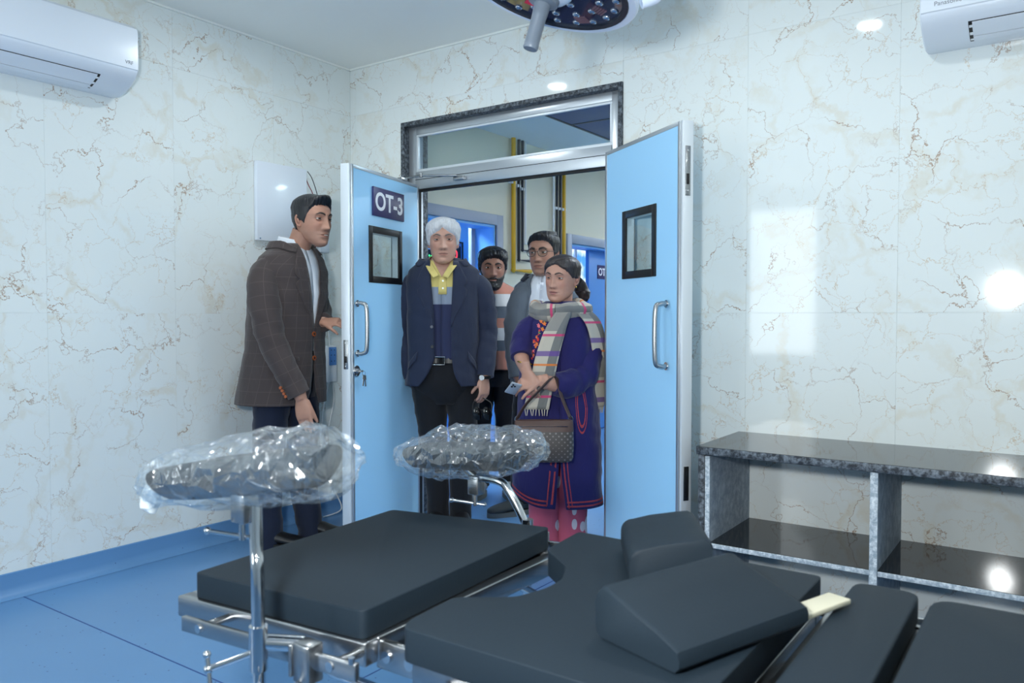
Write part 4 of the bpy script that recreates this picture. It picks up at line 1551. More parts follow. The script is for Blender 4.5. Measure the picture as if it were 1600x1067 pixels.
def face_color(p, phi, P):
    base = Vector(P['skin'][:3])
    x, z = abs(p.x), p.z
    front = cos(phi) > .1
    col = base.copy()
    if front:
        # warm cheeks, lips, brows
        col = col.lerp(Vector((base.x * 1.05, base.y * .86, base.z * .84)), .5 * gauss(x - .042, .02) * gauss(z + .02, .02))
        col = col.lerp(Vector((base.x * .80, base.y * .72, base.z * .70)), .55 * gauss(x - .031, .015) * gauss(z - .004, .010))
        mx_ = .0245 * P.get('mouth', 1)
        q = max(0.0, 1 - (x / mx_) ** 2)
        zu = -.0628 + .0078 * q - .0016 * gauss(x, .004)
        zl = -.0628 - .0092 * q
        lip = smoothstep(zu + .0012, zu - .0012, z) * smoothstep(zl - .0012, zl + .0012, z) * (1 if q > 0 else 0)
        col = col.lerp(Vector(P.get('lips', (base.x * .74, base.y * .56, base.z * .56))), .85 * lip)
        mline = smoothstep(.027, .022, x) * gauss(z + .0628 - .5 * P.get('smile', 0) * x * x * 8, .0014)
        col = col.lerp(Vector((.06, .025, .025)), .8 * mline)
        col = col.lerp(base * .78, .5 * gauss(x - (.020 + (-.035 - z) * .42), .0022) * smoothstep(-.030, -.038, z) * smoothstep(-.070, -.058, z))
        bz = .0300 + .006 * sin(min(1, max(0, (x - .010) / .040)) * pi) - .004 * smoothstep(.035, .05, x)
        brow = smoothstep(.008, .014, x) * smoothstep(.054, .044, x) * gauss(z - bz, .0036 * P.get('brow', 1))
        col = col.lerp(Vector(P.get('browc', (.012, .010, .010))), min(1, 1.1 * brow) * P.get('browa', .9) * .8)
        nost = gauss(x - .0075, .0036) * gauss(z + .0415, .0022)
        col = col.lerp(Vector((.06, .03, .025)), .7 * nost)
    st = P.get('stubble', 0)
    if st:
        jawm = smoothstep(-.035, -.055, z) * smoothstep(-.2, .15, cos(phi))
        must = gauss(z + .049, .006) * smoothstep(.030, .022, x) if front else 0
        keep = 1 - (smoothstep(.026, .02, x) * gauss(z + .064, .010) if front else 0)
        col = col.lerp(Vector((.10, .085, .08)), st * max(jawm * keep, must))
    return col

def hairline(phi, P):
    """height below which there is no hair, by angle from the face centre (degrees)"""
    a = abs(math.degrees(math.atan2(sin(phi), cos(phi))))
    return interp(a, P['hl'][0], P['hl'][1])

def make_head(P, M, body_geo, cols, root, who):
    rows = head_grid(P)
    n0 = len(body_geo.v)
    V, F = grid_geo(rows, True)
    body_geo.add(([M @ v for v in V], F))
    for i, r in enumerate(rows):
        for j, p in enumerate(r):
            cols.append(face_color(p, 2 * pi * j / HC, P))
    # ears
    for sg in (-1, 1):
        ev = []
        nu, nv = 18, 10
        for i in range(nv + 1):
            r = i / nv
            row = []
            for j in range(nu):
                a = 2 * pi * j / nu
                ex_ = cos(a) * .017 * r * (1 + .15 * sin(a))
                ez = sin(a) * .031 * r
                h = .010 * (1 - r ** 6) - .0075 * gauss(r - .45, .28) + .003
                q = Vector((sg * (.0700 * P.get('wide', 1) + h + (-ex_) * .35), -.012 + ex_ - .18 * ez, .002 + ez))
                row.append(q)
            ev.append(row)
        V2, F2 = grid_geo(ev, True)
        body_geo.add(([M @ v for v in V2], F2))
        for r_ in range(nv + 1):
            for j in range(nu):
                c = Vector(P['skin'][:3])
                k = .68 if .25 < r_ / nv < .65 else .98
                cols.append(Vector((c.x * k * 1.02, c.y * k * .93, c.z * k * .92)))
    # eyebrows
    def face_at(x, z):
        th = acos(max(-1, min(1, (z + .0025) / .1125)))
        lo, hi = 0.0, 1.4
        for _ in range(24):
            mid = (lo + hi) / 2
            if head_point(mid, th, P).x < abs(x):
                lo = mid
            else:
                hi = mid
        q = head_point(lo, th, P)
        return Vector((math.copysign(q.x, x), q.y, z))
    bk = P.get('brow', 1)
    bc = P.get('browc', (.012, .010, .010))
    bname = 'brow_hair_%.3f' % bc[0]
    bm_ = MATS.get(bname) or mat(bname, (bc[0], bc[1], bc[2], 1), .7, bump=.3, bscale=600)
    for sg in (-1, 1):
        pts, rad = [], []
        for k in range(9):
            t = k / 8
            x = .0115 + .038 * t
            zb = .0275 + .0075 * sin(min(1, t * 1.25) * pi * .62) - .004 * smoothstep(.6, 1, t)
            q = face_at(sg * x, zb)
            pts.append(M @ (q + Vector((0, .0002, 0))))
            w = (.55 + .45 * sin(min(1, t * 2 + .25) * pi / 2)) * (1 - .75 * smoothstep(.5, 1, t))
            rad.append((.0034 * bk * w, .0016))
        up_ = (M.to_3x3() @ Vector((0, 0, 1))).normalized()
        Geo().tube(pts, rad, 8, 2, True, up_).build('eyebrow', bm_, root)
    # hair cap
    hz = P.get('seed', 1.0)
    keep = {}
    HVv, HF = [], []
    vol = P['vol']
    def thick(phi, p, sm):
        a = math.degrees(math.atan2(sin(phi), cos(phi)))
        a += (75 - a) * smoothstep(.085, .107, p.z)
        base = vol(a, p.z)
        fade = 1 - smoothstep(.08, .108, p.z)
        strand = noise.noise(Vector((phi * P.get('fr', 16), p.z * 18 + hz, hz))) * P.get('st', .0035) * fade + noise.noise(Vector((phi * 45, p.z * 12, hz))) * .0016 * fade
        return -.003 + (base + strand + .003) * sm
    for i in range(HR + 1):
        for j in range(HC):
            phi = 2 * pi * j / HC
            p = rows[i][j]
            jag = noise.noise(Vector((phi * 14, hz, .3))) * P.get('jag', .004)
            sm = smoothstep(0, P.get('soft', .012), p.z - hairline(phi, P) + jag)
            nrm = Vector((p.x / .0058, (p.y + .003) / .0085, p.z / .0125 if p.z > 0 else p.z / .03)).normalized()
            t = thick(phi, p, sm)
            q = p + nrm * t
            sw = P.get('sweep')
            if sw:
                aw = math.degrees(math.atan2(sin(phi), cos(phi)))
                q += Vector(sw(aw + (75 - aw) * smoothstep(.085, .107, p.z), p.z)) * sm
            keep[(i, j)] = (sm, len(HVv))
            HVv.append(M @ q)
    for i in range(HR):
        for j in range(HC):
            j2 = (j + 1) % HC
            ids = [(i, j), (i, j2), (i + 1, j2), (i + 1, j)]
            if max(keep[k][0] for k in ids) > 0:
                HF.append(tuple(keep[k][1] for k in ids))
    hair = mesh_obj('hair', HVv, HF, P['hairm'], root, True)
    bm = bmesh.new(); bm.from_mesh(hair.data)
    bmesh.ops.delete(bm, geom=[v for v in bm.verts if not v.link_faces], context='VERTS')
    bmesh.ops.remove_doubles(bm, verts=bm.verts, dist=1e-5)
    bm.to_mesh(hair.data); bm.free()
    # beard shell
    if P.get('beard'):
        bv, bf, kp = [], [], {}
        for i in range(HR + 1):
            for j in range(HC):
                phi = 2 * pi * j / HC
                p = rows[i][j]
                a = abs(math.degrees(math.atan2(sin(phi), cos(phi))))
                top = interp(a, [0, 12, 22, 40, 60, 78, 90], [-.044, -.044, -.050, -.048, -.036, -.002, .01])
                m_ = smoothstep(0, .008, top - p.z) * smoothstep(92, 80, a)
                if a < 24:
                    m_ *= 1 - gauss(p.z + .0635, .0085) * smoothstep(25, 17, a)
                nrm = Vector((p.x / .006, p.y / .009, -.15 + p.z * 3)).normalized()
                q = p + nrm * (-.002 + m_ * (.007 + .012 * smoothstep(-.07, -.112, p.z) + .002 * noise.noise(p * 160)))
                q.z -= m_ * .012 * smoothstep(-.085, -.112, p.z)
                kp[(i, j)] = (m_, len(bv)); bv.append(M @ q)
        for i in range(HR):
            for j in range(HC):
                j2 = (j + 1) % HC
                ids = [(i, j), (i, j2), (i + 1, j2), (i + 1, j)]
                if max(kp[k][0] for k in ids) > 0.02:
                    bf.append(tuple(kp[k][1] for k in ids))
        bo = mesh_obj('beard', bv, bf, P['hairm'], root, True)
        bm = bmesh.new(); bm.from_mesh(bo.data)
        bmesh.ops.delete(bm, geom=[v for v in bm.verts if not v.link_faces], context='VERTS')
        bm.to_mesh(bo.data); bm.free()
    # eyes
    lid = P.get('lid', .35)
    gz = P.get('gaze', (0, 0))
    for sg in (-1, 1):
        ec = Vector((sg * .0310, .0705, .0108))
        e = Geo().sphere(ec, .0122, 20, 14)
        eo = mesh_obj('eye', [M @ v for v in e.v], e.f, M_EYEW, root, True)
        d = Vector((gz[0], 1, gz[1])).normalized()
        ir = []
        sx_ = d.cross(Vector((0, 0, 1))).normalized(); sz_ = sx_.cross(d)
        for k, (rad, push) in enumerate(((.0, .01275), (.0035, .0127), (.0066, .0110))):
            ir.append([M @ (ec + d * push + (sx_ * cos(2 * pi * j / 16) + sz_ * sin(2 * pi * j / 16)) * rad) for j in range(16)])
        Geo().add(grid_geo(ir, True)).build('iris', M_IRIS, eo)
        # eyelids as parts of the head skin
        for (a0, a1, rr) in ((lid - .16, 1.75, .0139), (-1.3, -.30, .0135)):
            lv = []
            for i in range(9):
                a = a0 + (a1 - a0) * i / 8
                row = []
                for j in range(15):
                    b = -1.45 + 2.9 * j / 14
                    # almond: lids meet toward the corners
                    sq = 1 - .55 * (b / 1.45) ** 2 if i == 0 and a0 > 0 else 1
                    if a0 < 0 and i == 8:
                        sq = 1 - .45 * (b / 1.45) ** 2
                    aa = a * sq
                    row.append(M @ (ec + Vector((sin(b) * cos(aa) * rr * 1.22, cos(b) * cos(aa) * rr, sin(aa) * rr))))
                lv.append(row)
            V3, F3 = grid_geo(lv, False)
            body_geo.add((V3, F3))
            for i in range(9):
                for j in range(15):
                    c = Vector(P['skin'][:3])
                    k = .55 if ((i == 0 and a0 > 0)) else .86
                    if a0 > 0 and i == 0:
                        cols.append(Vector((.03, .02, .02)))
                    else:
                        cols.append(Vector((c.x * k, c.y * k * .95, c.z * k * .95)))

# ------------------------------------------------------------------ hands
def hand_geo(wrist, d, pn, side, curl, size=1.0, spread=.10, thumb=(.7, .3, .3)):
    """d: direction wrist->fingers, pn: palm normal (out of the palm), side: +1/-1 where the thumb leaves"""
    d = Vector(d).normalized()
    pn = Vector(pn); pn = (pn - d * pn.dot(d)).normalized()
    s = d.cross(pn) * side          # towards the thumb
    wrist = Vector(wrist)
    g = Geo()
    z = size
    # palm
    g.tube([wrist - d * .05 * z, wrist - d * .005 * z, wrist + d * .03 * z, wrist + d * .065 * z, wrist + d * .092 * z],
           [(.020 * z, .026 * z), (.018 * z, .028 * z), (.016 * z, .038 * z), (.015 * z, .042 * z), (.010 * z, .039 * z)], 16, 4, True, pn)
    fl = [.072, .080, .074, .058]
    fo = [.030, .010, -.011, -.030]
    for k in range(4):
        c = curl[k] if isinstance(curl, (list, tuple)) else curl
        p = wrist + d * (.080 - (.006 if k == 3 else 0)) * z + s * fo[k] * z
        dirv = (d + s * fo[k] * spread * 30 * .1).normalized()
        pts = [p - dirv * .02 * z, p]
        ang = 0
        for q, fr in enumerate((.45, .31, .24)):
            ang += c * (.75, 1.0, .75)[q]
            v = dirv * cos(ang) + pn * sin(ang)
            p = p + v * fl[k] * fr * z
            pts.append(p)
        r = .0083 if k != 3 else .0072
        g.tube(pts, [r * z * 1.08, r * z * 1.08, r * z, r * .92 * z, r * .72 * z], 10, 3)
        g.sphere(pts[-1], r * .74 * z, 8, 6)
    # thumb
    p = wrist + d * .020 * z + s * .026 * z + pn * .004 * z
    tv = (d * cos(thumb[0]) + s * sin(thumb[0]) + pn * thumb[1]).normalized()
    pts = [p - tv * .01 * z, p]
    p = p + tv * .042 * z; pts.append(p)
    tv = (tv + pn * thumb[2] + d * .35).normalized()
    p = p + tv * .032 * z; pts.append(p)
    p = p + (tv + pn * thumb[2]).normalized() * .024 * z; pts.append(p)
    g.tube(pts, [.013 * z, .013 * z, .0105 * z, .0098 * z, .0075 * z], 10, 3)
    g.sphere(pts[-1], .0076 * z, 8, 6)
    return g

def remesh_geo(g, voxel, smooth=2):
    o = mesh_obj('tmp_remesh', g.v, g.f)
    md = o.modifiers.new('r', 'REMESH')
    md.mode = 'VOXEL'
    md.voxel_size = voxel
    if smooth:
        sm = o.modifiers.new('s', 'SMOOTH')
        sm.factor = .5
        sm.iterations = smooth
    me = evaluated(o)
    V = [v.co.copy() for v in me.vertices]
    F = [tuple(p.vertices) for p in me.polygons]
    bpy.data.objects.remove(o, do_unlink=True)
    bpy.data.meshes.remove(me)
    return V, F

# ------------------------------------------------------------------ garments
class Torso:
    """garment or trunk surface: rows of (z, cx, cy, a, b, gl, gr) top to bottom, front is -y before turning"""
    def __init__(self, rows, yaw=0.0, org=(0, 0), ex=.85, wr=.004, seed=0.0, lean=(0, 0)):
        self.rows = sorted(rows, key=lambda r: r[0])
        self.yaw, self.org, self.ex, self.wr, self.seed, self.lean = yaw, org, ex, wr, seed, lean
        self.zs = [r[0] for r in self.rows]
        self.z0, self.z1 = self.zs[0], self.zs[-1]

    def par(self, z):
        return [interp(z, self.zs, [r[k] for r in self.rows]) for k in range(1, 7)]

    def pt(self, th, z, off=0.0, wrinkle=True):
        cx, cy, a, b, gl, gr = self.par(z)
        s, c = sin(th), cos(th)
        x = cx + (a + off) * math.copysign(abs(s) ** self.ex, s)
        y = cy - (b + off) * math.copysign(abs(c) ** self.ex, c)
        if wrinkle and self.wr:
            n = noise.noise(Vector((th * 2.2, z * 5 + self.seed, self.seed))) * self.wr + noise.noise(Vector((th * 1.5 + z * 9, z * 16 + self.seed, 2))) * self.wr * .55
            x += s * n; y -= c * n
        q = Vector((x, y, 0))
        q = Matrix.Rotation(self.yaw, 3, 'Z') @ q
        f = (z - self.z0)
        return Vector((q.x + self.org[0] + self.lean[0] * f, q.y + self.org[1] + self.lean[1] * f, z))

    def edge(self, z, side):
        cx, cy, a, b, gl, gr = self.par(z)
        x = (gr if side > 0 else gl) - cx
        t = max(-.98, min(.98, x / a))
        return math.copysign(asin(abs(t) ** (1 / self.ex)), t)

    def mesh(self, name, m, root, n=64, nz=60, zr=None, thick=.004, zb=None, cap=False):
        z0, z1 = zr or (self.z0, self.z1)
        rows = []
        for i in range(nz + 1):
            z = z1 + (z0 - z1) * i / nz
            tr, tl = self.edge(z, 1), self.edge(z, -1)
            row = []
            for j in range(n + 1):
                th = tr + (2 * pi + tl - tr) * j / n
                p = self.pt(th, z)
                if zb:
                    p.z += zb(th, z)
                row.append(p)
            rows.append(row)
        V, F = grid_geo(rows, False)
        o = mesh_obj(name, V, F, m, root, True)
        uv = o.data.uv_layers.new(name='UVMap')
        circ = []
        for i, r in enumerate(rows):
            d = [0.0]
            for j in range(n):
                d.append(d[-1] + (r[j + 1] - r[j]).length)
            mid = d[n // 2]
            circ.append([x - mid for x in d])
        for lp in o.data.loops:
            i, j = divmod(lp.vertex_index, n + 1)
            uv.data[lp.index].uv = (circ[i][j], rows[i][j].z)
        if thick:
            s = o.modifiers.new('thickness', 'SOLIDIFY')
            s.thickness = thick
            s.offset = -1
        return o

def sleeve_obj(name, pts, rad, m, root, n=22, res=8, ref=None, wr=.004, seed=0.0, elbow=None):
    V, F = tube_geo(pts, rad, n, res, True, ref)
    P = catmull(pts, res)
    out = []
    for k, v in enumerate(V):
        i = min(k // n, len(P) - 1)
        c = P[i]
        r = (v - c)
        l = r.length or 1
        w = noise.noise(Vector((v.x * 16, v.y * 16, v.z * 26 + seed))) * wr + noise.noise(Vector((v.x * 40 + seed, v.y * 40, v.z * 60))) * wr * .4
        if elbow is not None:
            e = gauss(i / len(P) - elbow, .16)
            w += e * wr * .7 * sin(i * 1.3 + k % n * .55)
        out.append(v + r / l * w)
    o = mesh_obj(name, out, F, m, root, True, 60)
    uv = o.data.uv_layers.new(name='UVMap')
    d = [0.0]
    for i in range(1, len(P)):
        d.append(d[-1] + (P[i] - P[i - 1]).length)
    for p in o.data.polygons:
        js = [vi % n for vi in p.vertices]
        wrapn = max(js) - min(js) > n // 2
        for li in p.loop_indices:
            vi = o.data.loops[li].vertex_index
            i = min(vi // n, len(d) - 1); j = vi % n
            if wrapn and j == 0:
                j = n
            uv.data[li].uv = (j / n * .36, d[i])
    return o

def ribbon(name, pts_a, pts_b, m, root, thick=.003, uvscale=1.0):
    """strip between two polylines, with thickness and UVs (u across, v along, metres)"""
    n = len(pts_a)
    k = 6
    rows = []
    for a, b in zip(pts_a, pts_b):
        rows.append([Vector(a).lerp(Vector(b), j / k) for j in range(k + 1)])
    V, F = grid_geo(rows, False)
    o = mesh_obj(name, V, F, m, root, True)
    uv = o.data.uv_layers.new(name='UVMap')
    d = [0.0]
    for i in range(1, n):
        d.append(d[-1] + (rows[i][k // 2] - rows[i - 1][k // 2]).length)
    for lp in o.data.loops:
        i, j = divmod(lp.vertex_index, k + 1)
        uv.data[lp.index].uv = ((rows[i][j] - rows[i][0]).length, d[i])
    if thick:
        s = o.modifiers.new('thickness', 'SOLIDIFY'); s.thickness = thick; s.offset = 0
    return o

def lapels(T, m, root, z_top, z_bot, wmax, notch=.55, zs=18, off=.006):
    for side in (-1, 1):
        A, B = [], []
        for i in range(zs + 1):
            t = i / zs
            z = z_top + (z_bot - z_top) * t
            e = T.edge(z, side)
            _, _, a, b, _, _ = T.par(z)
            w = wmax * (sin(min(1, t / notch) * pi / 2) if t < notch else 1) * (1 - smoothstep(notch, 1.0, t)) + .004
            w = wmax * (.35 + .65 * smoothstep(0, .35, t)) * (1 - smoothstep(.45, 1.0, t) * .97)
            if .36 < t < .42:
                w *= .72
            A.append(T.pt(e - side * .02, z, off * .6))
            B.append(T.pt(e + side * w / a * 1.0, z, off))
        ribbon('lapel', A, B, m, root, .004)

def collar_band(name, T, m, root, z, dz, r0, th0, th1, n=26, off=.0, front_drop=.0, flare=.008, taper=False):
    A, B = [], []
    for i in range(n + 1):
        th = th0 + (th1 - th0) * i / n
        k = (1 + cos(th)) / 2      # 1 at the front
        u = i / n
        tp = smoothstep(0, .16, u) * smoothstep(1, .84, u) if taper else 1
        p = T.pt(th, z, off, False); q = T.pt(th, z - (1 - tp) * .03, off + flare * (.35 + .65 * tp), False)
        A.append(Vector((p.x, p.y, z + dz * (.1 + .9 * tp) - front_drop * k)))
        B.append(Vector((q.x, q.y, z - front_drop * k * 1.3 - .004 - (1 - tp) * .02)))
    return ribbon(name, A, B, m, root, .004)

def shoe(root, pos, ang, L, m, sole_m, w=.046, h=.075, ankle=True):
    M = Matrix.Translation(pos) @ Matrix.Rotation(ang, 4, 'Z')
    rows = []
    for t, ww, hh in ((0.0, .60, .80), (.04, .80, 1.0), (.2, .90, 1.05), (.38, .92, .98), (.55, 1.02, .74), (.75, 1.08, .58), (.9, .90, .46), (.97, .60, .36), (1.0, .25, .28)):
        r = []
        for j in range(20):
            a = 2 * pi * j / 20
            x = sin(a) * w * ww
            z = .022 + max(-.0, (cos(a) * .5 + .5)) * h * hh
            r.append(M @ Vector((x, -L * (t - .22), z)))
        rows.append(r)
    up = fixn(Geo().add(grid_geo(rows, True, True, True)).build('shoe', m, root, auto=70))
    poly = [(sin(a) * w * 1.08 * (1.0 if cos(a) > 0 else .92), -L * (.5 - .22) + -cos(a) * -L * .52) for a in [2 * pi * j / 24 for j in range(24)]]
    V, F = prism_geo(poly, 'z', 0.0, .028)
    fixn(Geo().add(([M @ v for v in V], F)).build('sole', sole_m, up, auto=50))

def trousers(root, m, waist, hip, legs, name='trousers'):
    """waist/hip rows for the seat; legs: list of (points, radii)"""
    g = Geo()
    T = waist
    rows = []
    for i in range(15):
        z = T.z1 + (T.z0 - T.z1) * i / 14
        rows.append([T.pt(2 * pi * j / 40, z) for j in range(40)])
    g.add(grid_geo(rows, True, True, True))
    for pts, rad in legs:
        V, F = tube_geo(pts, rad, 24, 8, True, (0, 1, 0))
        out = []
        for v in V:
            w = noise.noise(Vector((v.x * 14, v.y * 14, v.z * 16))) * .006 + noise.noise(Vector((v.x * 9 + v.z * 20, v.y * 9, v.z * 38))) * .0045 * (1 + smoothstep(.25, .05, v.z))
            out.append(v + Vector((w, w * .5, 0)))
        g.add((out, F))
    return fixn(g.build(name, m, root, auto=70))

def finish_body(root, g, cols, skin, extra):
    """head (with colours) + trunk, arms and hands in one mesh"""
    n = len(g.v)
    for V, F in extra:
        g.add((V, F))
    o = g.build('body', M_SKIN, root, True, None)
    ca = o.data.color_attributes.new('Col', 'FLOAT_COLOR', 'POINT')
    for i in range(len(o.data.vertices)):
        c = cols[i] if i < n else Vector(skin[:3])
        ca.data[i].color = (c[0], c[1], c[2], 1)
    return o

def head_matrix(pos, turn, nod=0.0, tilt=0.0, size=1.0):
    """turn 0 faces the camera (-y); positive turns towards image right"""
    return Matrix.Translation(pos) @ Matrix.Rotation(pi + turn, 4, 'Z') @ Matrix.Rotation(nod, 4, 'X') @ Matrix.Rotation(tilt, 4, 'Y') @ Matrix.Scale(size, 4)

def trunk_geo(T, neck0, neck1, nr=.056, shrink=-.02, zlow=None):
    g = Geo()
    rows = []
    zl = zlow if zlow is not None else T.rows[0][0]
    for i in range(24):
        z = T.rows[-1][0] + (zl - T.rows[-1][0]) * i / 23
        rows.append([T.pt(2 * pi * j / 32, z, shrink, False) for j in range(32)])
    g.add(grid_geo(rows, True, True, True))
    a, b = Vector(neck0), Vector(neck1)
    g.tube([a, a.lerp(b, .5), b], [(nr * 1.25, nr * 1.25), (nr * .98, nr * 1.0), (nr, nr * 1.05)], 24, 4)
    return g

SKIN_A = rgb(174, 130, 110)
SKIN_B = rgb(184, 142, 124)
SKIN_C = rgb(158, 114, 96)
SKIN_D = rgb(162, 120, 102)
SKIN_E = rgb(180, 136, 118)
M_SHOE = mat('black_leather', rgb(22, 22, 24), .35)
M_SHOEG = mat('grey_suede_shoe', rgb(62, 66, 68), .8, bump=.1, bscale=200)
M_SOLE = mat('grey_rubber_sole', rgb(104, 108, 108), .7)
M_SOLEB = mat('black_sole', rgb(18, 18, 18), .6)

def person(px, dist, label, group=None):
    base = Vector((CAM.x, CAM.y, 0)) + Vector((FW.x, FW.y, 0)).normalized() * dist + RT * ((px - 800) / 1240 * dist)
    return thing('person', (round(base.x, 3), round(base.y, 3), 0), label, 'person', YAW, None, False)
# ------------------------------------------------------------------ man in the brown checked blazer, holding the door
def px_frame(x0, dist):
    s = dist / 1240.0
    def f(px, py, y=0.0):
        k = (dist + y) / 1240.0
        return Vector(((px - 800) * k - (x0 - 800) * s, y, 1.17 - (py - 495.2) * k))
    return f

HL_SHORT = ([0, 20, 40, 52, 60, 72, 80, 88, 100, 120, 150, 180], [.070, .070, .064, .052, .038, .012, -.022, -.005, .0, -.040, -.068, -.074])

def man_brown():
    D = 4.05
    Q = px_frame(445, D)
    r = person(445, D, 'man in brown checked blazer and navy trousers holding the edge of the left door')
    M_BLZ = checked('brown_checked_wool', rgb(66, 58, 58), rgb(126, 112, 108), .062, .0012)
    M_SHIRT = fabric('white_shirt', rgb(214, 222, 232), .7)
    M_TR = fabric('navy_trousers', rgb(24, 32, 52), .8)
    M_BTN = mat('orange_brown_button', rgb(150, 78, 40), .35)
    yaw = radians(66)
    rows = [(1.535, 0, .0, .082, .080, -.050, .050), (1.505, 0, 0, .135, .100, -.055, .055), (1.465, 0, 0, .185, .120, -.055, .055), (1.40, 0, 0, .212, .145, -.050, .050),
            (1.28, 0, 0, .215, .165, -.034, .034), (1.10, 0, 0, .208, .170, -.004, .004), (1.0, 0, 0, .208, .176, -.002, .002), (.90, 0, 0, .215, .188, -.004, .004),
            (.80, 0, 0, .222, .196, -.022, .022), (.735, 0, 0, .226, .200, -.05, .05)]
    T = Torso(rows, yaw, (-.022, .0), .88, .007, 1.3, (.085, 0))
    jk = T.mesh('jacket', M_BLZ, r, 84, 80)
    lapels(T, M_BLZ, r, 1.52, 1.10, .085)
    collar_band('jacket_collar', T, M_BLZ, r, 1.512, .034, 0, .55, 2 * pi - .55, off=.002, flare=.020, taper=True)
    rs = [(z, cx, cy, a - .014, b - .014, 0, 0) for z, cx, cy, a, b, gl, gr in rows if z > .95]
    TS = Torso(rs, yaw, (-.022, .0), .88, .004, 4.0, (.085, 0))
    TS.lean = (.085, 0); TS.z0 = .735
    TS.mesh('shirt', M_SHIRT, r, 48, 36, zr=(1.0, 1.525), thick=.002)
    collar_band('shirt_collar', TS, M_SHIRT, r, 1.532, .050, 0, .16, 2 * pi - .16, off=-.004, front_drop=.030, flare=.016)
    # buttons
    for z in (1.085, .965):
        p = T.pt(-.02, z, .006); q = T.pt(-.02, z, .011)
        b = Geo().tube([p, q], .0125, 14).build('button', M_BTN, r, auto=40)
        Geo().tube([q, q + (q - p) * .1], .006, 10).build('button_centre', M_SHOE, b, auto=40)
    # rear vent and pocket flap
    A = [T.pt(pi - .95 + .02, z, .004) for z in (.95, .88, .80, .737)]; B = [T.pt(pi - .95 - .02 - .03 * k, z, .007) for k, z in enumerate((.95, .88, .80, .737))]
    ribbon('vent_fold', A, B, M_BLZ, r)
    A = [T.pt(-.95 + .09 * k, .985 - .002 * k, .005) for k in range(7)]; B = [T.pt(-.95 + .09 * k, .968 - .002 * k, .007) for k in range(7)]
    ribbon('pocket_welt', A, B, M_BLZ, r)
    # near arm (hanging), far arm (to the door)
    near = [Q(432, 410, -.08), Q(414, 428, -.165), Q(413, 470, -.215), Q(424, 530, -.235), Q(444, 575, -.235), Q(466, 617, -.225)]
    sleeve_obj('sleeve', near, [.045, .070, .078, .068, .062, .056], M_BLZ, r, 26, 8, (0, 1, 0), .006, 2.0, .52)
    far = [Vector((.03, .13, 1.46)), Vector((.07, .19, 1.36)), Vector((.12, .20, 1.22)), Vector((.16, .10, 1.15)), Q(504, 503, -.02)]
    sleeve_obj('sleeve', far, [.05, .072, .066, .060, .050], M_BLZ, r, 22, 8, (0, 0, 1), .005, 5.0)
    for k in range(4):
        p = Q(438 + k * 2.6, 606 + k * 4.6, -.285); q = p + Vector((-.002, -.006, 0))
        Geo().tube([p, q], .0075, 12).build('cuff_button', M_BTN, r, auto=40)
    # body
    g, cols = Geo(), []
    HM = head_matrix(Q(489, 348, -.03), radians(58), -.02, 0.0, 1.10)
    def vol(a, z):
        aa = abs(a)
        top = smoothstep(.03, .10, z)
        v = .004 + .016 * top + .010 * smoothstep(75, 20, aa) * smoothstep(.05, .09, z)
        return v if z > 0 else .003
    P = dict(skin=SKIN_A, hl=HL_SHORT, vol=vol, hairm=M_HAIRB, stubble=.12, wide=.96, nose=.026, gaze=(0.25, .0), seed=2.2, brow=1.15, lid=.38, st=.003, fr=10,
             soft=.016, smile=1,
             sweep=lambda a, z: (0, .008 * smoothstep(60, 10, abs(a)) * smoothstep(.06, .09, z), .008 * smoothstep(60, 0, abs(a)) * smoothstep(.05, .08, z)))
    make_head(P, HM, g, cols, r, 'a')
    # strip of teeth showing in the smile
    tp = [HM @ Vector((x, .0915 - abs(x) * .35, -.0622)) for x in (-.012, -.006, 0, .006, .012)]
    Geo().tube(tp, [.0012, .0022, .0024, .0022, .0012], 8).build('teeth', M_TEETH, r)
    tg = trunk_geo(TS, (.045, 0, 1.46), (.108, -.015, 1.60), .060, -.03)
    wr = Q(470, 624, -.225)
    tg.tube([near[2], near[3], near[4], wr], [.045, .042, .036, .028], 14, 4)
    hg = hand_geo(wr, (.16, -.02, -1), (.25, 1, 0), 1, [.16, .18, .20, .24], 1.06, .05, (.22, .25, .1))
    wf = Q(506, 503, -.02)
    tg.tube([far[2], far[3], wf], [.045, .040, .028], 14, 4)
    hf = hand_geo(wf, (1, -.22, .02), (.1, .55, -.8), -1, [.55, .6, .7, .8], .86, .08, (.55, .25, .35))
    for h in (hg, hf):
        tg.add((h.v, h.f))
    finish_body(r, g, cols, SKIN_A, [remesh_geo(tg, .0045, 3)])
    TW = Torso([(1.0, 0, 0, .175, .135, 0, 0), (.88, 0, 0, .185, .145, 0, 0), (.76, 0, 0, .185, .14, 0, 0)], yaw, (-.01, 0), .9, .003)
    trousers(r, M_TR, TW, None, [
        ([(-.035, -.075, .86), (-.055, -.075, .66), Q(416, 748, -.06), Q(417, 800, -.05), Q(419, 858, -.05)], [(.112, .098), (.095, .088), (.073, .073), (.068, .068), (.066, .066)]),
        ([(.045, .075, .86), (.065, .08, .66), Q(470, 735, .08), Q(476, 785, .09), Q(484, 838, .10)], [(.112, .098), (.095, .088), (.076, .074), (.070, .070), (.068, .068)])])
    shoe(r, (-.085, -.05, 0), radians(80), .29, M_SHOE, M_SOLEB)
    shoe(r, (.125, .10, 0), radians(75), .29, M_SHOE, M_SOLEB)
    return r

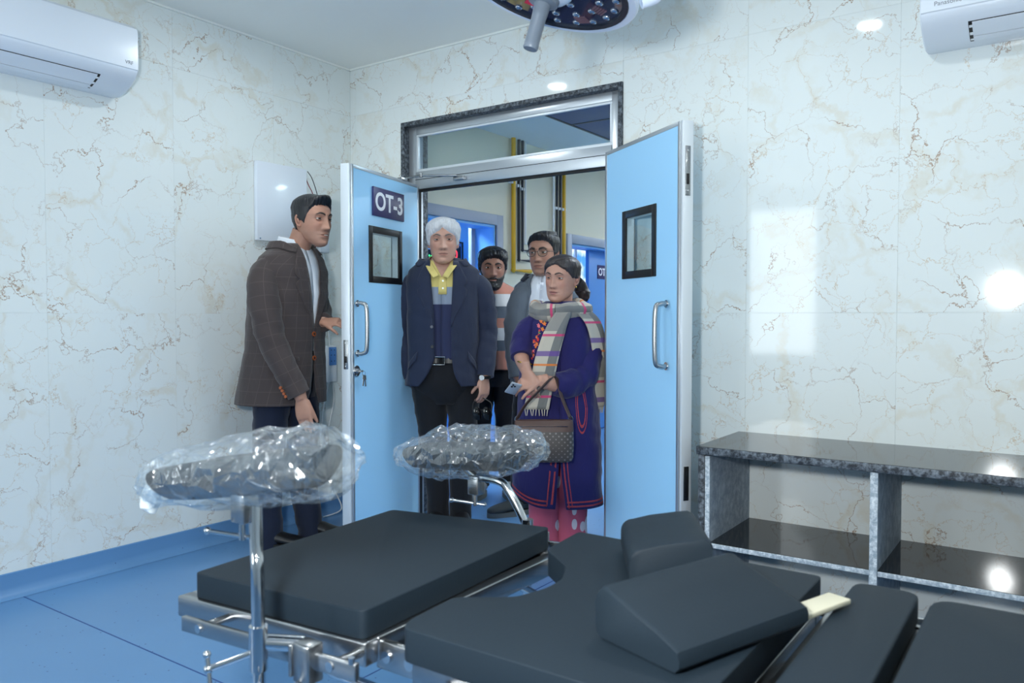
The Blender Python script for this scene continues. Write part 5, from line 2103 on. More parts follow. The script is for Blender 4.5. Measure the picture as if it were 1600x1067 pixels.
# ------------------------------------------------------------------ grey-haired man in the navy blazer
def man_grey():
    D = 4.4
    Q = px_frame(692, D)
    r = person(692, D, 'grey-haired man in navy blazer and yellow-collared polo standing in the doorway')
    M_BLZ = fabric('navy_blazer_wool', rgb(34, 42, 64), .75)
    M_POLO = striped('striped_polo', [(2, rgb(204, 188, 116)), (1.332, rgb(128, 140, 158)), (1.238, rgb(42, 48, 78))])
    M_YELC = fabric('yellow_pique', rgb(206, 190, 118), .8)
    M_TR = fabric('black_jeans', rgb(17, 19, 25), .8)
    M_BELT = mat('black_belt', rgb(20, 20, 22), .4)
    rows = [(1.490, .002, .0, .086, .080, -.062, .060), (1.462, .002, 0, .140, .095, -.064, .062), (1.425, .004, 0, .188, .108, -.064, .064), (1.36, .004, 0, .206, .122, -.060, .064),
            (1.25, .004, 0, .203, .134, -.050, .058), (1.117, .004, 0, .196, .138, -.040, .052), (.95, .004, 0, .196, .142, -.036, .054), (.87, .004, 0, .204, .148, -.070, .066), (.835, .004, 0, .207, .15, -.095, .080), (.795, .004, 0, .210, .150, -.125, .106)]
    T = Torso(rows, radians(2), (0, 0), .85, .007, 7.7)
    T.mesh('jacket', M_BLZ, r, 84, 80)
    lapels(T, M_BLZ, r, 1.475, 1.117, .082)
    collar_band('jacket_collar', T, M_BLZ, r, 1.470, .024, 0, .70, 2 * pi - .70, off=.002, flare=.018, taper=True)
    for side in (-1, 1):      # pocket flaps
        A = [T.pt(side * (.70 + .07 * k), .985 - .012 * k, .004) for k in range(6)]; B = [T.pt(side * (.70 + .07 * k), .940 - .012 * k, .009) for k in range(6)]
        ribbon('pocket_flap', A, B, M_BLZ, r)
    for z in (1.117, 1.01):
        th = T.edge(z, -1) - .05
        p = T.pt(th, z, .006); q = T.pt(th, z, .010)
        Geo().tube([p, q], .0080, 12).build('button', mat('navy_button', rgb(70, 74, 84), .3) if z > 1.1 else M_SHOE, r, auto=40)
    rs = [(z, cx, cy, a - .012, b - .014, 0, 0) for z, cx, cy, a, b, gl, gr in rows if z > .9]
    TS = Torso(rs, 0, (0, 0), .85, .005, 9.0)
    TP = Torso([(z, cx, cy, a, b, .005 - .055 * max(0, min(1, (z - 1.385) / .10)), .005 + .055 * max(0, min(1, (z - 1.385) / .10))) for z, cx, cy, a, b, gl, gr in rs] + [(1.385,) + tuple(TS.par(1.385)[:4]) + (.005, .005)], 0, (0, 0), .85, .005, 9.0)
    TP.mesh('polo_shirt', M_POLO, r, 60, 60, zr=(.94, 1.478), thick=.002)
    # open polo collar: two flaps
    for sg in (-1, 1):
        A = catmull([(sg * .010, -.116, 1.392), (sg * .044, -.090, 1.452), (sg * .066, -.03, 1.497), (sg * .05, .045, 1.510), (0, .068, 1.513)], 5)
        B = catmull([(sg * .040, -.136, 1.378), (sg * .074, -.118, 1.432), (sg * .098, -.03, 1.474), (sg * .085, .075, 1.478), (0, .105, 1.478)], 5)
        ribbon('polo_collar', A, B, M_YELC, r, .003)
    A = [TS.pt(-.06, z, .004) for z in (1.385, 1.35, 1.32, 1.292)]; B = [TS.pt(.10, z, .004) for z in (1.385, 1.35, 1.32, 1.292)]
    ribbon('placket', A, B, M_YELC, r, .003)
    for z in (1.365, 1.325):
        p = TS.pt(.02, z, .006); q = TS.pt(.02, z, .009)
        Geo().tube([p, q], .005, 10).build('polo_button', M_WHITE, r, auto=40)
    # belt and buckle
    TW = Torso([(.98, .004, 0, .172, .120, 0, 0), (.90, .004, 0, .178, .125, 0, 0), (.82, .006, 0, .182, .125, 0, 0), (.76, .008, 0, .168, .112, 0, 0), (.69, .012, 0, .110, .080, 0, 0)], 0, (0, 0), .85, .003)
    A = [TW.pt(2 * pi * k / 40, .952, .006, False) for k in range(41)]; B = [TW.pt(2 * pi * k / 40, .916, .006, False) for k in range(41)]
    bl = ribbon('belt', A, B, M_BELT, r, .004)
    bp = [TW.pt(th, z, .012, False) for th, z in ((-.20, .955), (.06, .955), (.06, .913), (-.20, .913), (-.20, .955))]
    Geo().tube(bp, .003, 8).build('buckle', M_CHROME, bl)
    # arms
    la = [Q(668, 438, .0), Q(643, 447, .01), Q(634, 480, .02), Q(629, 525, .03), Q(636, 560, .0), Q(645, 588, -.01)]
    sleeve_obj('sleeve', la, [.040, .064, .070, .063, .058, .052], M_BLZ, r, 24, 8, (0, 1, 0), .006, 3.0, .55)
    ra = [Q(722, 438, .0), Q(747, 447, .01), Q(756, 480, .02), Q(760, 525, .02), Q(759, 560, -.02), Q(757, 588, -.05)]
    sleeve_obj('sleeve', ra, [.040, .064, .070, .062, .056, .050], M_BLZ, r, 24, 8, (0, 1, 0), .006, 8.0, .55)
    g, cols = Geo(), []
    HM = head_matrix(Q(693, 380, -.03), radians(4), .0, radians(1), 1.07)
    def vol(a, z):
        aa = abs(a)
        v = .007 + .015 * smoothstep(.03, .09, z) + .003 * smoothstep(30, 75, aa) * smoothstep(-.02, .04, z)
        v += .007 * smoothstep(0, 14, aa) * smoothstep(45, 25, aa) * smoothstep(.05, .08, z) - .006 * gauss(a, 7) * smoothstep(.11, .08, z)
        return v if z > -.01 else .008
    P = dict(skin=SKIN_B, hl=([0, 5, 13, 26, 40, 52, 62, 72, 80, 87, 94, 105, 130, 180], [.072, .062, .050, .041, .034, .026, .010, -.012, -.020, .002, .004, .0, -.045, -.070]), vol=vol, hairm=M_HAIRW, st=.006, fr=24,
             stubble=.06, wide=.98, jaw=.06, nose=.024, browc=(.10, .09, .085), browa=.6, seed=5.5, lid=.30, soft=.010, jag=.006)
    make_head(P, HM, g, cols, r, 'b')
    tg = trunk_geo(TS, (.002, .0, 1.42), (.003, -.012, 1.53), .062, -.008)
    wl = Q(650, 590, .015)
    tg.tube([la[2], la[3], la[4], wl], [.045, .042, .036, .029], 14, 4)
    hl_ = hand_geo(wl, (.42, .05, -1), (1, .1, .3), 1, [.1, .1, .1, .1], .80, .03, (.1, .1, .05))
    wr = Q(757, 590, -.05)
    tg.tube([ra[2], ra[3], ra[4], wr], [.045, .042, .036, .029], 14, 4)
    hr_ = hand_geo(wr, (-.02, -.06, -1), (-.75, .65, .1), -1, [.55, .50, .45, .45], 1.02, .05, (.45, .5, .4))
    for h in (hl_, hr_):
        tg.add((h.v, h.f))
    finish_body(r, g, cols, SKIN_B, [remesh_geo(tg, .0045, 3)])
    # wristwatch
    wc = Q(757, 591, -.05)
    ring = [wc + Vector((cos(a) * .031, sin(a) * .027, .0)) for a in [2 * pi * k / 20 for k in range(21)]]
    w_ = Geo().tube(ring, (.0035), 8, 1, False).tube([p + Vector((0, 0, .010)) for p in ring], .0035, 8, 1, False).tube([p + Vector((0, 0, .005)) for p in ring], .005, 8, 1, False).build('watch_strap', M_BELT, r)
    Geo().tube([wc + Vector((-.012, -.030, .005)), wc + Vector((-.014, -.036, .005))], .015, 16).build('watch_case', M_STEEL, w_, auto=40)
    # trousers
    trousers(r, M_TR, TW, None, [
        ([(-.090, 0, .88), (-.074, 0, .74), Q(676, 672, .0), Q(682, 735, .01), Q(684, 808, .02), Q(684, 822, .02)], [(.090, .110), (.090, .096), (.076, .080), (.058, .066), (.055, .062), (.056, .064)]),
        ([(.098, 0, .88), (.106, 0, .74), Q(724, 672, .0), Q(720, 735, .01), Q(719, 808, .02), Q(719, 822, .02)], [(.090, .110), (.090, .096), (.076, .080), (.058, .066), (.055, .062), (.056, .064)])])
    shoe(r, (-.030, .02, 0), radians(-8), .29, M_SHOE, M_SOLEB)
    shoe(r, (.098, .02, 0), radians(8), .29, M_SHOE, M_SOLEB)
    # folded sunglasses and phone held in the hand: a thing of its own
    base = root_matrix(r)
    M_LENS = mat('dark_lens', rgb(14, 14, 16), .08)
    c = Q(748, 628, -.085)
    t = thing('sunglasses', base @ c, 'black folded sunglasses dangling from the grey-haired man\'s hand', 'sunglasses', YAW, None, False)
    off = -c
    for dx in (-.008, .045):
        rows_ = []
        for s_, k in ((.0, .9), (.003, 1.0), (.006, .9)):
            rows_.append([Vector((dx + cos(a) * .026 * k, -.004 + s_, -.065 + sin(a) * .036 * k - cos(a) * .008)) for a in [2 * pi * j / 20 for j in range(20)]])
        Geo().add(grid_geo(rows_, True, True, True)).build('lens', M_LENS, t)
    Geo().tube([(-.034, .0, -.045), (-.030, .012, -.01), (-.012, .02, .015)], .003, 8, 4).tube([(.070, .0, -.05), (.066, .03, -.01), (.02, .03, .018)], .003, 8, 4).tube([(.012, -.002, -.045), (.024, -.002, -.045)], .003, 8).build('temple', M_BLACK, t)
    return r

# ------------------------------------------------------------------ bearded man behind
def man_beard():
    D = 5.2
    Q = px_frame(768, D)
    r = person(768, D, 'bearded man in salmon, white and grey striped sweater at the back')
    sal, wh, gr = rgb(198, 138, 122), rgb(214, 216, 220), rgb(98, 108, 122)
    M_SW = striped('striped_sweater', [(2, sal), (1.317, wh), (1.238, gr), (1.1625, sal), (1.0996, wh), (1.02, gr), (.953, sal)])
    M_TR = fabric('dark_jeans', rgb(20, 23, 32), .8)
    rows = [(1.385, 0, 0, .078, .075, 0, 0), (1.36, 0, 0, .13, .09, 0, 0), (1.325, 0, 0, .175, .105, 0, 0), (1.26, 0, 0, .195, .12, 0, 0), (1.1, 0, 0, .19, .13, 0, 0), (.95, 0, 0, .185, .13, 0, 0), (.83, 0, 0, .185, .13, 0, 0)]
    T = Torso(rows, radians(6), (.01, 0), .88, .006, 3.3)
    T.mesh('sweater', M_SW, r, 56, 56)
    A = [T.pt(2 * pi * k / 30, 1.394, -.010, False) for k in range(31)]; B = [T.pt(2 * pi * k / 30, 1.374, .004, False) for k in range(31)]
    ribbon('neck_rib', A, B, M_SW, r, .005)
    la = [Vector((-.10, 0, 1.29)), Vector((-.175, .01, 1.265)), Vector((-.215, .02, 1.10)), Vector((-.22, .0, .96)), Vector((-.20, -.06, .80))]
    ra = [Vector((.11, 0, 1.29)), Vector((.185, .01, 1.265)), Vector((.225, .02, 1.10)), Vector((.23, .0, .96)), Vector((.21, -.06, .80))]
    for k, a in enumerate((la, ra)):
        sleeve_obj('sleeve', a, [.04, .060, .06, .052, .042], M_SW, r, 20, 7, (0, 1, 0), .005, k * 3.0, .55)
    g, cols = Geo(), []
    HM = head_matrix(Q(770, 421, -.03), radians(3), -.06, 0, 1.08)
    def vol(a, z):
        return (.008 + .020 * smoothstep(.03, .10, z) + .004 * smoothstep(30, 70, abs(a))) if z > -.02 else .006
    P = dict(skin=SKIN_C, hl=([0, 20, 38, 50, 62, 72, 80, 88, 100, 120, 180], [.064, .060, .050, .038, .022, .0, -.012, -.002, -.01, -.045, -.075]), vol=vol, hairm=M_HAIRB, st=.007, fr=9, beard=True, stubble=.5, brow=1.4, seed=8.1, lid=.42, jag=.008,
             sweep=lambda a, z: (-.010 * smoothstep(60, 0, abs(a)) * smoothstep(.05, .08, z), .008 * smoothstep(60, 10, abs(a)) * smoothstep(.05, .08, z), 0))
    make_head(P, HM, g, cols, r, 'c')
    tg = trunk_geo(T, (0, 0, 1.33), (.006, -.01, 1.43), .060, -.02)
    for a, sd in ((la, 1), (ra, -1)):
        tg.tube([a[2], a[3], a[4]], [.04, .038, .028], 12, 4)
        h = hand_geo(a[4], (0, -.1, -1), (sd, .2, 0), sd, [.3, .3, .35, .4], 1.0)
        tg.add((h.v, h.f))
    finish_body(r, g, cols, SKIN_C, [remesh_geo(tg, .0055, 3)])
    TW = Torso([(.92, 0, 0, .165, .118, 0, 0), (.80, 0, 0, .175, .12, 0, 0), (.72, 0, 0, .17, .11, 0, 0)], 0, (.01, 0), .85, .003)
    trousers(r, M_TR, TW, None, [
        ([(-.07, 0, .82), (-.075, 0, .6), (-.08, 0, .40), (-.08, .01, .06)], [(.095, .10), (.08, .085), (.066, .072), (.058, .064)]),
        ([(.09, 0, .82), (.10, 0, .6), (.105, 0, .40), (.11, .01, .06)], [(.095, .10), (.08, .085), (.066, .072), (.058, .064)])])
    M_SHW = mat('pale_grey_shoe', rgb(150, 154, 158), .6)
    shoe(r, (-.07, -.02, 0), radians(-14), .28, M_SHW, M_SOLE)
    shoe(r, (.11, -.02, 0), radians(12), .28, M_SHW, M_SOLE)
    return r

# ------------------------------------------------------------------ man with glasses, grey blazer
def man_glasses():
    D = 4.72
    Q = px_frame(845, D)
    r = person(845, D, 'man with dark-rimmed glasses in grey blazer and white shirt behind the woman')
    M_BLZ = fabric('grey_blazer', rgb(92, 102, 114), .8)
    M_BLZI = fabric('blazer_lining_dark', rgb(30, 36, 50), .7)
    M_SHIRT = fabric('white_cotton_shirt', rgb(214, 222, 234), .7)
    M_TR = fabric('charcoal_trousers', rgb(26, 29, 36), .8)
    yaw = radians(-22)
    rows = [(1.420, 0, 0, .086, .080, -.055, .075), (1.392, 0, 0, .138, .095, -.058, .080), (1.355, 0, 0, .185, .110, -.060, .085), (1.29, 0, 0, .205, .125, -.062, .09), (1.15, 0, 0, .205, .14, -.066, .09), (1.0, 0, 0, .20, .145, -.07, .09), (.88, 0, 0, .205, .15, -.08, .1), (.76, 0, 0, .21, .15, -.1, .12)]
    T = Torso(rows, yaw, (.030, 0), .85, .007, 11.0)
    T.mesh('jacket', M_BLZ, r, 80, 70)
    lapels(T, M_BLZ, r, 1.405, 1.02, .07)
    collar_band('jacket_collar', T, M_BLZI, r, 1.402, .028, 0, .6, 2 * pi - .6, off=.002, flare=.018, taper=True)
    rs = [(z, cx, cy, a - .012, b - .012, 0, 0) for z, cx, cy, a, b, gl, gr in rows if z > .8]
    TS = Torso(rs, yaw, (.030, 0), .85, .004, 13.0)
    TS.mesh('shirt', M_SHIRT, r, 48, 40, zr=(.88, 1.41), thick=.002)
    collar_band('shirt_collar', TS, M_SHIRT, r, 1.408, .036, 0, .22, 2 * pi - .22, off=-.014, front_drop=.040, flare=.014)
    A = [TS.pt(-.03, z, .003) for z in (1.37, 1.25, 1.1, .95)]; B = [TS.pt(.08, z, .003) for z in (1.37, 1.25, 1.1, .95)]
    ribbon('placket', A, B, M_SHIRT, r, .002)
    for z in (1.33, 1.24, 1.15, 1.06):
        p = TS.pt(.025, z, .005); q = TS.pt(.025, z, .008)
        Geo().tube([p, q], .0045, 10).build('shirt_button', M_WHITE, r, auto=40)
    la = [Q(832, 452, -.02), Q(815, 462, -.05), Q(806, 500, -.06), Q(804, 545, -.06), Q(808, 590, -.10)]
    ra = [Q(872, 452, .06), Q(893, 462, .10), Q(904, 500, .12), Q(906, 545, .12), Q(900, 590, .06)]
    for k, a in enumerate((la, ra)):
        sleeve_obj('sleeve', a, [.040, .062, .066, .058, .05], M_BLZ, r, 24, 8, (0, 1, 0), .006, 4.0 + k, .55)
    g, cols = Geo(), []
    HM = head_matrix(Q(849, 399, -.05), radians(-24), -.02, 0, 1.08)
    def vol(a, z):
        return (.005 + .018 * smoothstep(.03, .10, z) + .008 * smoothstep(50, 5, abs(a - 10)) * smoothstep(.05, .09, z)) if z > 0 else .004
    P = dict(skin=SKIN_D, hl=HL_SHORT, vol=vol, hairm=M_HAIRB, stubble=.2, wide=.98, seed=12.0, brow=1.2, lid=.33, st=.005, fr=9, gaze=(.1, 0),
             soft=.018,
             sweep=lambda a, z: (-.004 * smoothstep(.05, .09, z), .005 * smoothstep(60, 10, abs(a)) * smoothstep(.06, .09, z), .006 * smoothstep(60, 0, abs(a)) * smoothstep(.05, .085, z)))
    make_head(P, HM, g, cols, r, 'd')
    # spectacles
    M_RIM = mat('spectacle_rim', rgb(24, 20, 22), .3)
    gl = Geo()
    for sg in (-1, 1):
        ring = []
        for k in range(25):
            a = 2 * pi * k / 24
            cx_, cz_ = math.copysign(abs(cos(a)) ** .8, cos(a)) * .0245, math.copysign(abs(sin(a)) ** .8, sin(a)) * .0195
            ring.append(HM @ Vector((sg * .0325 + cx_, .1005 - (abs(sg * .0325 + cx_)) ** 2 * 3.2, .008 + cz_)))
        gl.tube(ring, .0017, 8, 1, False)
        gl.tube([HM @ Vector(p) for p in ((sg * .057, .0900, .014), (sg * .073, .070, .015), (sg * .080, .01, .012), (sg * .078, -.012, .002))], .0016, 8, 4)
    gl.tube([HM @ Vector(p) for p in ((-.009, .1005, .012), (0, .103, .014), (.009, .1005, .012))], .0017, 8, 3)
    sp = gl.build('spectacles', M_RIM, r)
    for sg in (-1, 1):
        poly = []
        for k in range(24):
            a = 2 * pi * k / 24
            cx_, cz_ = math.copysign(abs(cos(a)) ** .8, cos(a)) * .0235, math.copysign(abs(sin(a)) ** .8, sin(a)) * .0185
            poly.append(HM @ Vector((sg * .0325 + cx_, .1005 - (abs(sg * .0325 + cx_)) ** 2 * 3.2, .008 + cz_)))
        mesh_obj('spectacle_lens', poly, [tuple(range(24))], M_GLASS, sp)
    tg = trunk_geo(TS, (.030, 0, 1.36), (.022, -.02, 1.47), .060, -.03)
    for a, sd in ((la, 1), (ra, -1)):
        tg.tube([a[2], a[3], a[4]], [.042, .04, .029], 12, 4)
        h = hand_geo(a[4], (.1, -.2, -1), (sd, .2, 0), sd, [.3, .3, .35, .4], 1.0)
        tg.add((h.v, h.f))
    finish_body(r, g, cols, SKIN_D, [remesh_geo(tg, .0055, 3)])
    TW = Torso([(.95, 0, 0, .17, .125, 0, 0), (.82, 0, 0, .18, .13, 0, 0), (.72, 0, 0, .178, .12, 0, 0)], yaw, (.03, 0), .85, .003)
    trousers(r, M_TR, TW, None, [
        ([(-.05, 0, .84), (-.08, -.01, .6), (-.10, -.02, .40), (-.115, -.01, .07)], [(.10, .105), (.085, .09), (.07, .076), (.062, .068)]),
        ([(.11, 0, .84), (.13, .02, .6), (.14, .03, .40), (.15, .05, .07)], [(.10, .105), (.085, .09), (.07, .076), (.062, .068)])])
    shoe(r, (-.105, -.02, 0), radians(-62), .30, M_SHOEG, M_SOLE, .050, .085)
    shoe(r, (.16, .05, 0), radians(-25), .30, M_SHOEG, M_SOLE, .050, .085)
    return r

# ------------------------------------------------------------------ woman in the dark blue kurta
def scarf_mat():
    m = fabric('checked_scarf', rgb(176, 172, 162), .9, 400, .2, .06, .3)
    nt = m.node_tree
    b = nt.nodes['Principled BSDF']
    L = nt.links.new
    tc = nt.nodes.new('ShaderNodeTexCoord')
    sx = nt.nodes.new('ShaderNodeSeparateXYZ')
    L(tc.outputs['UV'], sx.inputs[0])
    cur = None
    rgbn = nt.nodes.new('ShaderNodeRGB'); rgbn.outputs[0].default_value = rgb(186, 178, 164); cur = rgbn.outputs[0]
    def band(axis, period, lo, hi, col, fac, cur, ph=0.0):
        ad = nt.nodes.new('ShaderNodeMath'); ad.operation = 'ADD'; ad.inputs[1].default_value = ph
        L(sx.outputs[axis], ad.inputs[0])
        md = nt.nodes.new('ShaderNodeMath'); md.operation = 'FLOORED_MODULO'; md.inputs[1].default_value = period
        L(ad.outputs[0], md.inputs[0])
        gt = nt.nodes.new('ShaderNodeMath'); gt.operation = 'GREATER_THAN'; gt.inputs[1].default_value = lo
        lt = nt.nodes.new('ShaderNodeMath'); lt.operation = 'LESS_THAN'; lt.inputs[1].default_value = hi
        L(md.outputs[0], gt.inputs[0]); L(md.outputs[0], lt.inputs[0])
        mu = nt.nodes.new('ShaderNodeMath'); mu.operation = 'MULTIPLY'
        L(gt.outputs[0], mu.inputs[0]); L(lt.outputs[0], mu.inputs[1])
        m3 = nt.nodes.new('ShaderNodeMath'); m3.operation = 'MULTIPLY'; m3.inputs[1].default_value = fac
        L(mu.outputs[0], m3.inputs[0])
        mx = nt.nodes.new('ShaderNodeMix'); mx.data_type = 'RGBA'
        L(m3.outputs[0], mx.inputs['Factor']); L(cur, mx.inputs['A']); mx.inputs['B'].default_value = col
        return mx.outputs['Result']
    cur = band('X', .105, .062, .105, rgb(92, 96, 98), .85, cur)
    cur = band('Y', .30, .0, .10, rgb(110, 112, 114), .7, cur)
    cur = band('Y', .30, .115, .127, rgb(196, 60, 110), .9, cur)
    cur = band('Y', .30, .20, .225, rgb(96, 64, 140), .8, cur)
    cur = band('Y', .30, .262, .272, rgb(214, 120, 50), .9, cur)
    L(cur, b.inputs['Base Color'])
    return m

def woman():
    D = 3.95
    Q = px_frame(878, D)
    r = person(878, D, 'woman in dark blue embroidered kurta with checked scarf and brown handbag')
    M_K = fabric('dark_blue_kurta', rgb(30, 26, 84), .75, 400, .1, .08, .35)
    M_RED = mat('red_embroidery', rgb(160, 56, 66), .8, bump=.3, bscale=300, var=.5, vscale=160)
    M_SC = scarf_mat()
    yaw = radians(-14)
    rows = [(1.245, -.005, 0, .072, .070, .02, .02), (1.222, -.005, 0, .112, .082, .02, .02), (1.19, -.01, 0, .150, .098, .02, .02), (1.13, -.014, 0, .172, .122, .02, .02), (1.02, -.018, 0, .176, .142, .02, .02), (.90, -.02, 0, .182, .15, .02, .02),
            (.72, -.02, 0, .200, .155, .02, .02), (.50, -.02, 0, .212, .160, .02, .021), (.40, -.02, 0, .216, .162, .012, .030), (.245, -.02, 0, .222, .165, .0, .052)]
    T = Torso(rows, yaw, (.0, 0), .88, .009, 21.0)
    T.mesh('kurta', M_K, r, 90, 90, zb=lambda th, z: smoothstep(.6, .25, z) * .05 * smoothstep(-.1, -1.2, math.atan2(sin(th), cos(th))))
    # embroidered borders: slit, hem, side medallion
    def path_ribbon(name, pts, w, m=M_RED):
        A = [T.pt(th, z, .004) for th, z in pts]
        B = [T.pt(th + w[0], z + w[1], .004) for th, z in pts]
        return ribbon(name, A, B, m, r, .002)
    for sg in (-1, 1):
        pts = [(T.edge(z, sg) + sg * .05, z) for z in [.50 - .25 * k / 10 for k in range(11)]]
        path_ribbon('slit_border', pts, (sg * .030, 0))
        pts = [(T.edge(z, sg) + sg * .13, z) for z in [.49 - .235 * k / 10 for k in range(11)]]
        path_ribbon('slit_border', pts, (sg * .022, 0))
    zb_ = lambda th: .05 * smoothstep(-.1, -1.2, math.atan2(sin(th), cos(th)))
    for dz in (.010, .030):
        for lo, hi in ((.30, 2.4), (-2.4, -.08)):
            A, B = [], []
            for k in range(31):
                th = lo + (hi - lo) * k / 30
                for lst, ddz in ((A, dz), (B, dz + .008)):
                    p = T.pt(th, .247 + ddz, .004); p.z += zb_(th) * .95; lst.append(p)
            ribbon('hem_border', A, B, M_RED, r, .002)
    A, B = [], []
    for k in range(29):
        a = 2 * pi * k / 28
        A.append(T.pt(.72 + cos(a) * .10, .735 + sin(a) * .085, .004)); B.append(T.pt(.72 + cos(a) * .125, .735 + sin(a) * .100, .004))
    ribbon('medallion', A, B, M_RED, r, .002)
    A, B = [], []
    for k in range(29):
        a = 2 * pi * k / 28
        A.append(T.pt(.72 + cos(a) * .155, .735 + sin(a) * .118, .004)); B.append(T.pt(.72 + cos(a) * .170, .735 + sin(a) * .128, .004))
    ribbon('medallion', A, B, M_RED, r, .002)
    # floral yoke embroidery: each flower its own piece
    rnd = random.Random(4)
    fm = [mat('flower_red', rgb(206, 52, 52), .7), mat('flower_orange', rgb(226, 120, 56), .7), mat('flower_pink', rgb(222, 112, 120), .7), mat('leaf_green', rgb(120, 132, 60), .7)]
    for k in range(34):
        t_ = k / 33
        z = 1.175 - .215 * t_
        th = -.26 - .30 * t_ + rnd.uniform(-.10, .10)
        c = T.pt(th, z, .007); n_ = (T.pt(th, z, .02) - c).normalized()
        u_ = n_.cross(Vector((0, 0, 1))).normalized(); v_ = u_.cross(n_)
        rr = rnd.uniform(.008, .014)
        ph = rnd.uniform(0, 6)
        vs_ = [c + n_ * .004]
        for j in range(20):
            a = 2 * pi * j / 20
            q = rr * (.72 + .28 * cos(5 * a + ph))
            vs_.append(c + u_ * cos(a) * q + v_ * sin(a) * q + n_ * .0015)
        mesh_obj('embroidered_flower', vs_, [(0, 1 + j, 1 + (j + 1) % 20) for j in range(20)], fm[rnd.choice([0, 0, 1, 1, 2, 3])], r, True)
    # sleeves
    la = [Q(846, 503, .0), Q(826, 511, -.02), Q(816, 535, -.05), Q(815, 558, -.10)]
    sleeve_obj('sleeve', la, [.04, .052, .056, .054], M_K, r, 24, 8, (0, 1, 0), .006, 1.0)
    ra = [Q(902, 502, .01), Q(920, 512, .0), Q(922, 545, -.02), Q(908, 588, -.09), Q(884, 600, -.16), Q(866, 600, -.19)]
    sleeve_obj('sleeve', ra, [.04, .060, .072, .074, .066, .056], M_K, r, 24, 8, (0, 1, 0), .007, 6.0, .6)
    # head
    g, cols = Geo(), []
    HM = head_matrix(Q(878, 437, -.02), radians(-33), -.06, radians(-4), .985)
    def vol(a, z):
        return .007 + .010 * smoothstep(.03, .09, z) * (1 - .7 * gauss(a - 4, 7))
    P = dict(skin=SKIN_E, hl=([0, 10, 25, 40, 55, 66, 76, 84, 92, 104, 125, 180], [.074, .070, .060, .050, .036, .020, .006, .010, .004, .0, -.05, -.08]), vol=vol, hairm=M_HAIRG, st=.003, fr=22, soft=.008, jag=.003,
             stubble=0, wide=1.02, jaw=.08, nose=.021, lips=(.30, .105, .10), brow=.75, seed=15.0, lid=.30, gaze=(-.1, -.1))
    make_head(P, HM, g, cols, r, 'e')
    pt = [Q(900, 440, .07), Q(908, 452, .10), Q(914, 462, .10), Q(920, 468, .09)]
    V, F = tube_geo(pt, [.034, .036, .032, .012], 18, 6, True)
    Geo().add(([v + noise.noise_vector(v * 40) * .008 for v in V], F)).build('ponytail', M_HAIRG, r)
    Geo().sphere(HM @ Vector((.076, -.008, -.034)), .0045, 10, 8).sphere(HM @ Vector((-.076, -.008, -.034)), .0045, 10, 8).build('earring', mat('gold', rgb(212, 168, 84), .25, 1.0), r)
    tg = trunk_geo(T, (.0, 0, 1.19), (.0, -.008, 1.30), .054, -.02, .60)
    w1 = Q(823, 580, -.21)
    tg.tube([la[2], la[3], w1], [.044, .038, .027], 14, 4)
    h1 = hand_geo(w1, (.18, -.10, -1), (.5, .8, .1), 1, [.35, .4, .45, .5], .93, .05, (.5, .2, .3))
    w2 = Q(842, 594, -.215)
    tg.tube([ra[3], ra[4], ra[5], w2], [.045, .042, .038, .027], 14, 4)
    h2 = hand_geo(w2, (-1, -.02, -.22), (.0, .7, -.7), 1, [.5, .55, .6, .65], .93, .05, (.5, .2, .3))
    for h in (h1, h2):
        tg.add((h.v, h.f))
    finish_body(r, g, cols, SKIN_E, [remesh_geo(tg, .0042, 3)])
    M_GOLD = MATS['gold']
    ring = [Q(821, 567, -.175) + Vector((cos(a) * .036, sin(a) * .030, -.2 * cos(a) * .036)) for a in [2 * pi * k / 24 for k in range(25)]]
    Geo().tube(ring, .0032, 8, 1, False).build('bangle', M_GOLD, r)
    # trousers with printed motifs
    M_PK = pink_mat()
    g2 = Geo()
    for pts, rad in (([(-.08, 0, .55), Q(853, 790, .0), Q(851, 820, -.01), Q(853, 858, -.01)], [(.095, .09), (.078, .085), (.072, .08), (.075, .085)]), ([(.06, 0, .55), Q(893, 790, .0), Q(893, 820, -.01), Q(892, 858, -.01)], [(.095, .09), (.076, .085), (.066, .08), (.064, .085)])):
        V, F = tube_geo(pts, rad, 26, 8, True, (0, 1, 0))
        g2.add(([v + Vector((noise.noise(Vector((v.x * 22, v.y * 22, v.z * 4))) * .008, 0, 0)) for v in V], F))
    fixn(g2.build('trousers', M_PK, r, auto=70))
    M_SAN = mat('sandal_brown', rgb(96, 78, 66), .6)
    shoe(r, (-.085, -.02, 0), radians(-30), .24, M_SAN, M_SOLEB, .040, .055)
    shoe(r, (.06, -.02, 0), radians(-20), .24, M_SAN, M_SOLEB, .040, .055)
    # scarf: neck wrap, front fall, shoulder fall, fringe
    sc = None
    ringp = []
    for k in range(29):
        th = 2 * pi * k / 28
        k_ = (1 + cos(th)) / 2
        p = T.pt(th, 1.225, .004 + .022 * k_, False)
        ringp.append(Vector((p.x * 1.06, p.y, 1.232 - .040 * k_ + .006 * sin(th * 3))))
    sc = sleeve_obj('scarf', ringp, [(.036 + .010 * cos(2 * pi * k / 28), .022 + .012 * (1 + cos(2 * pi * k / 28)) / 2) for k in range(29)], M_SC, r, 20, 3, (0, 0, 1), .012, 9.0)
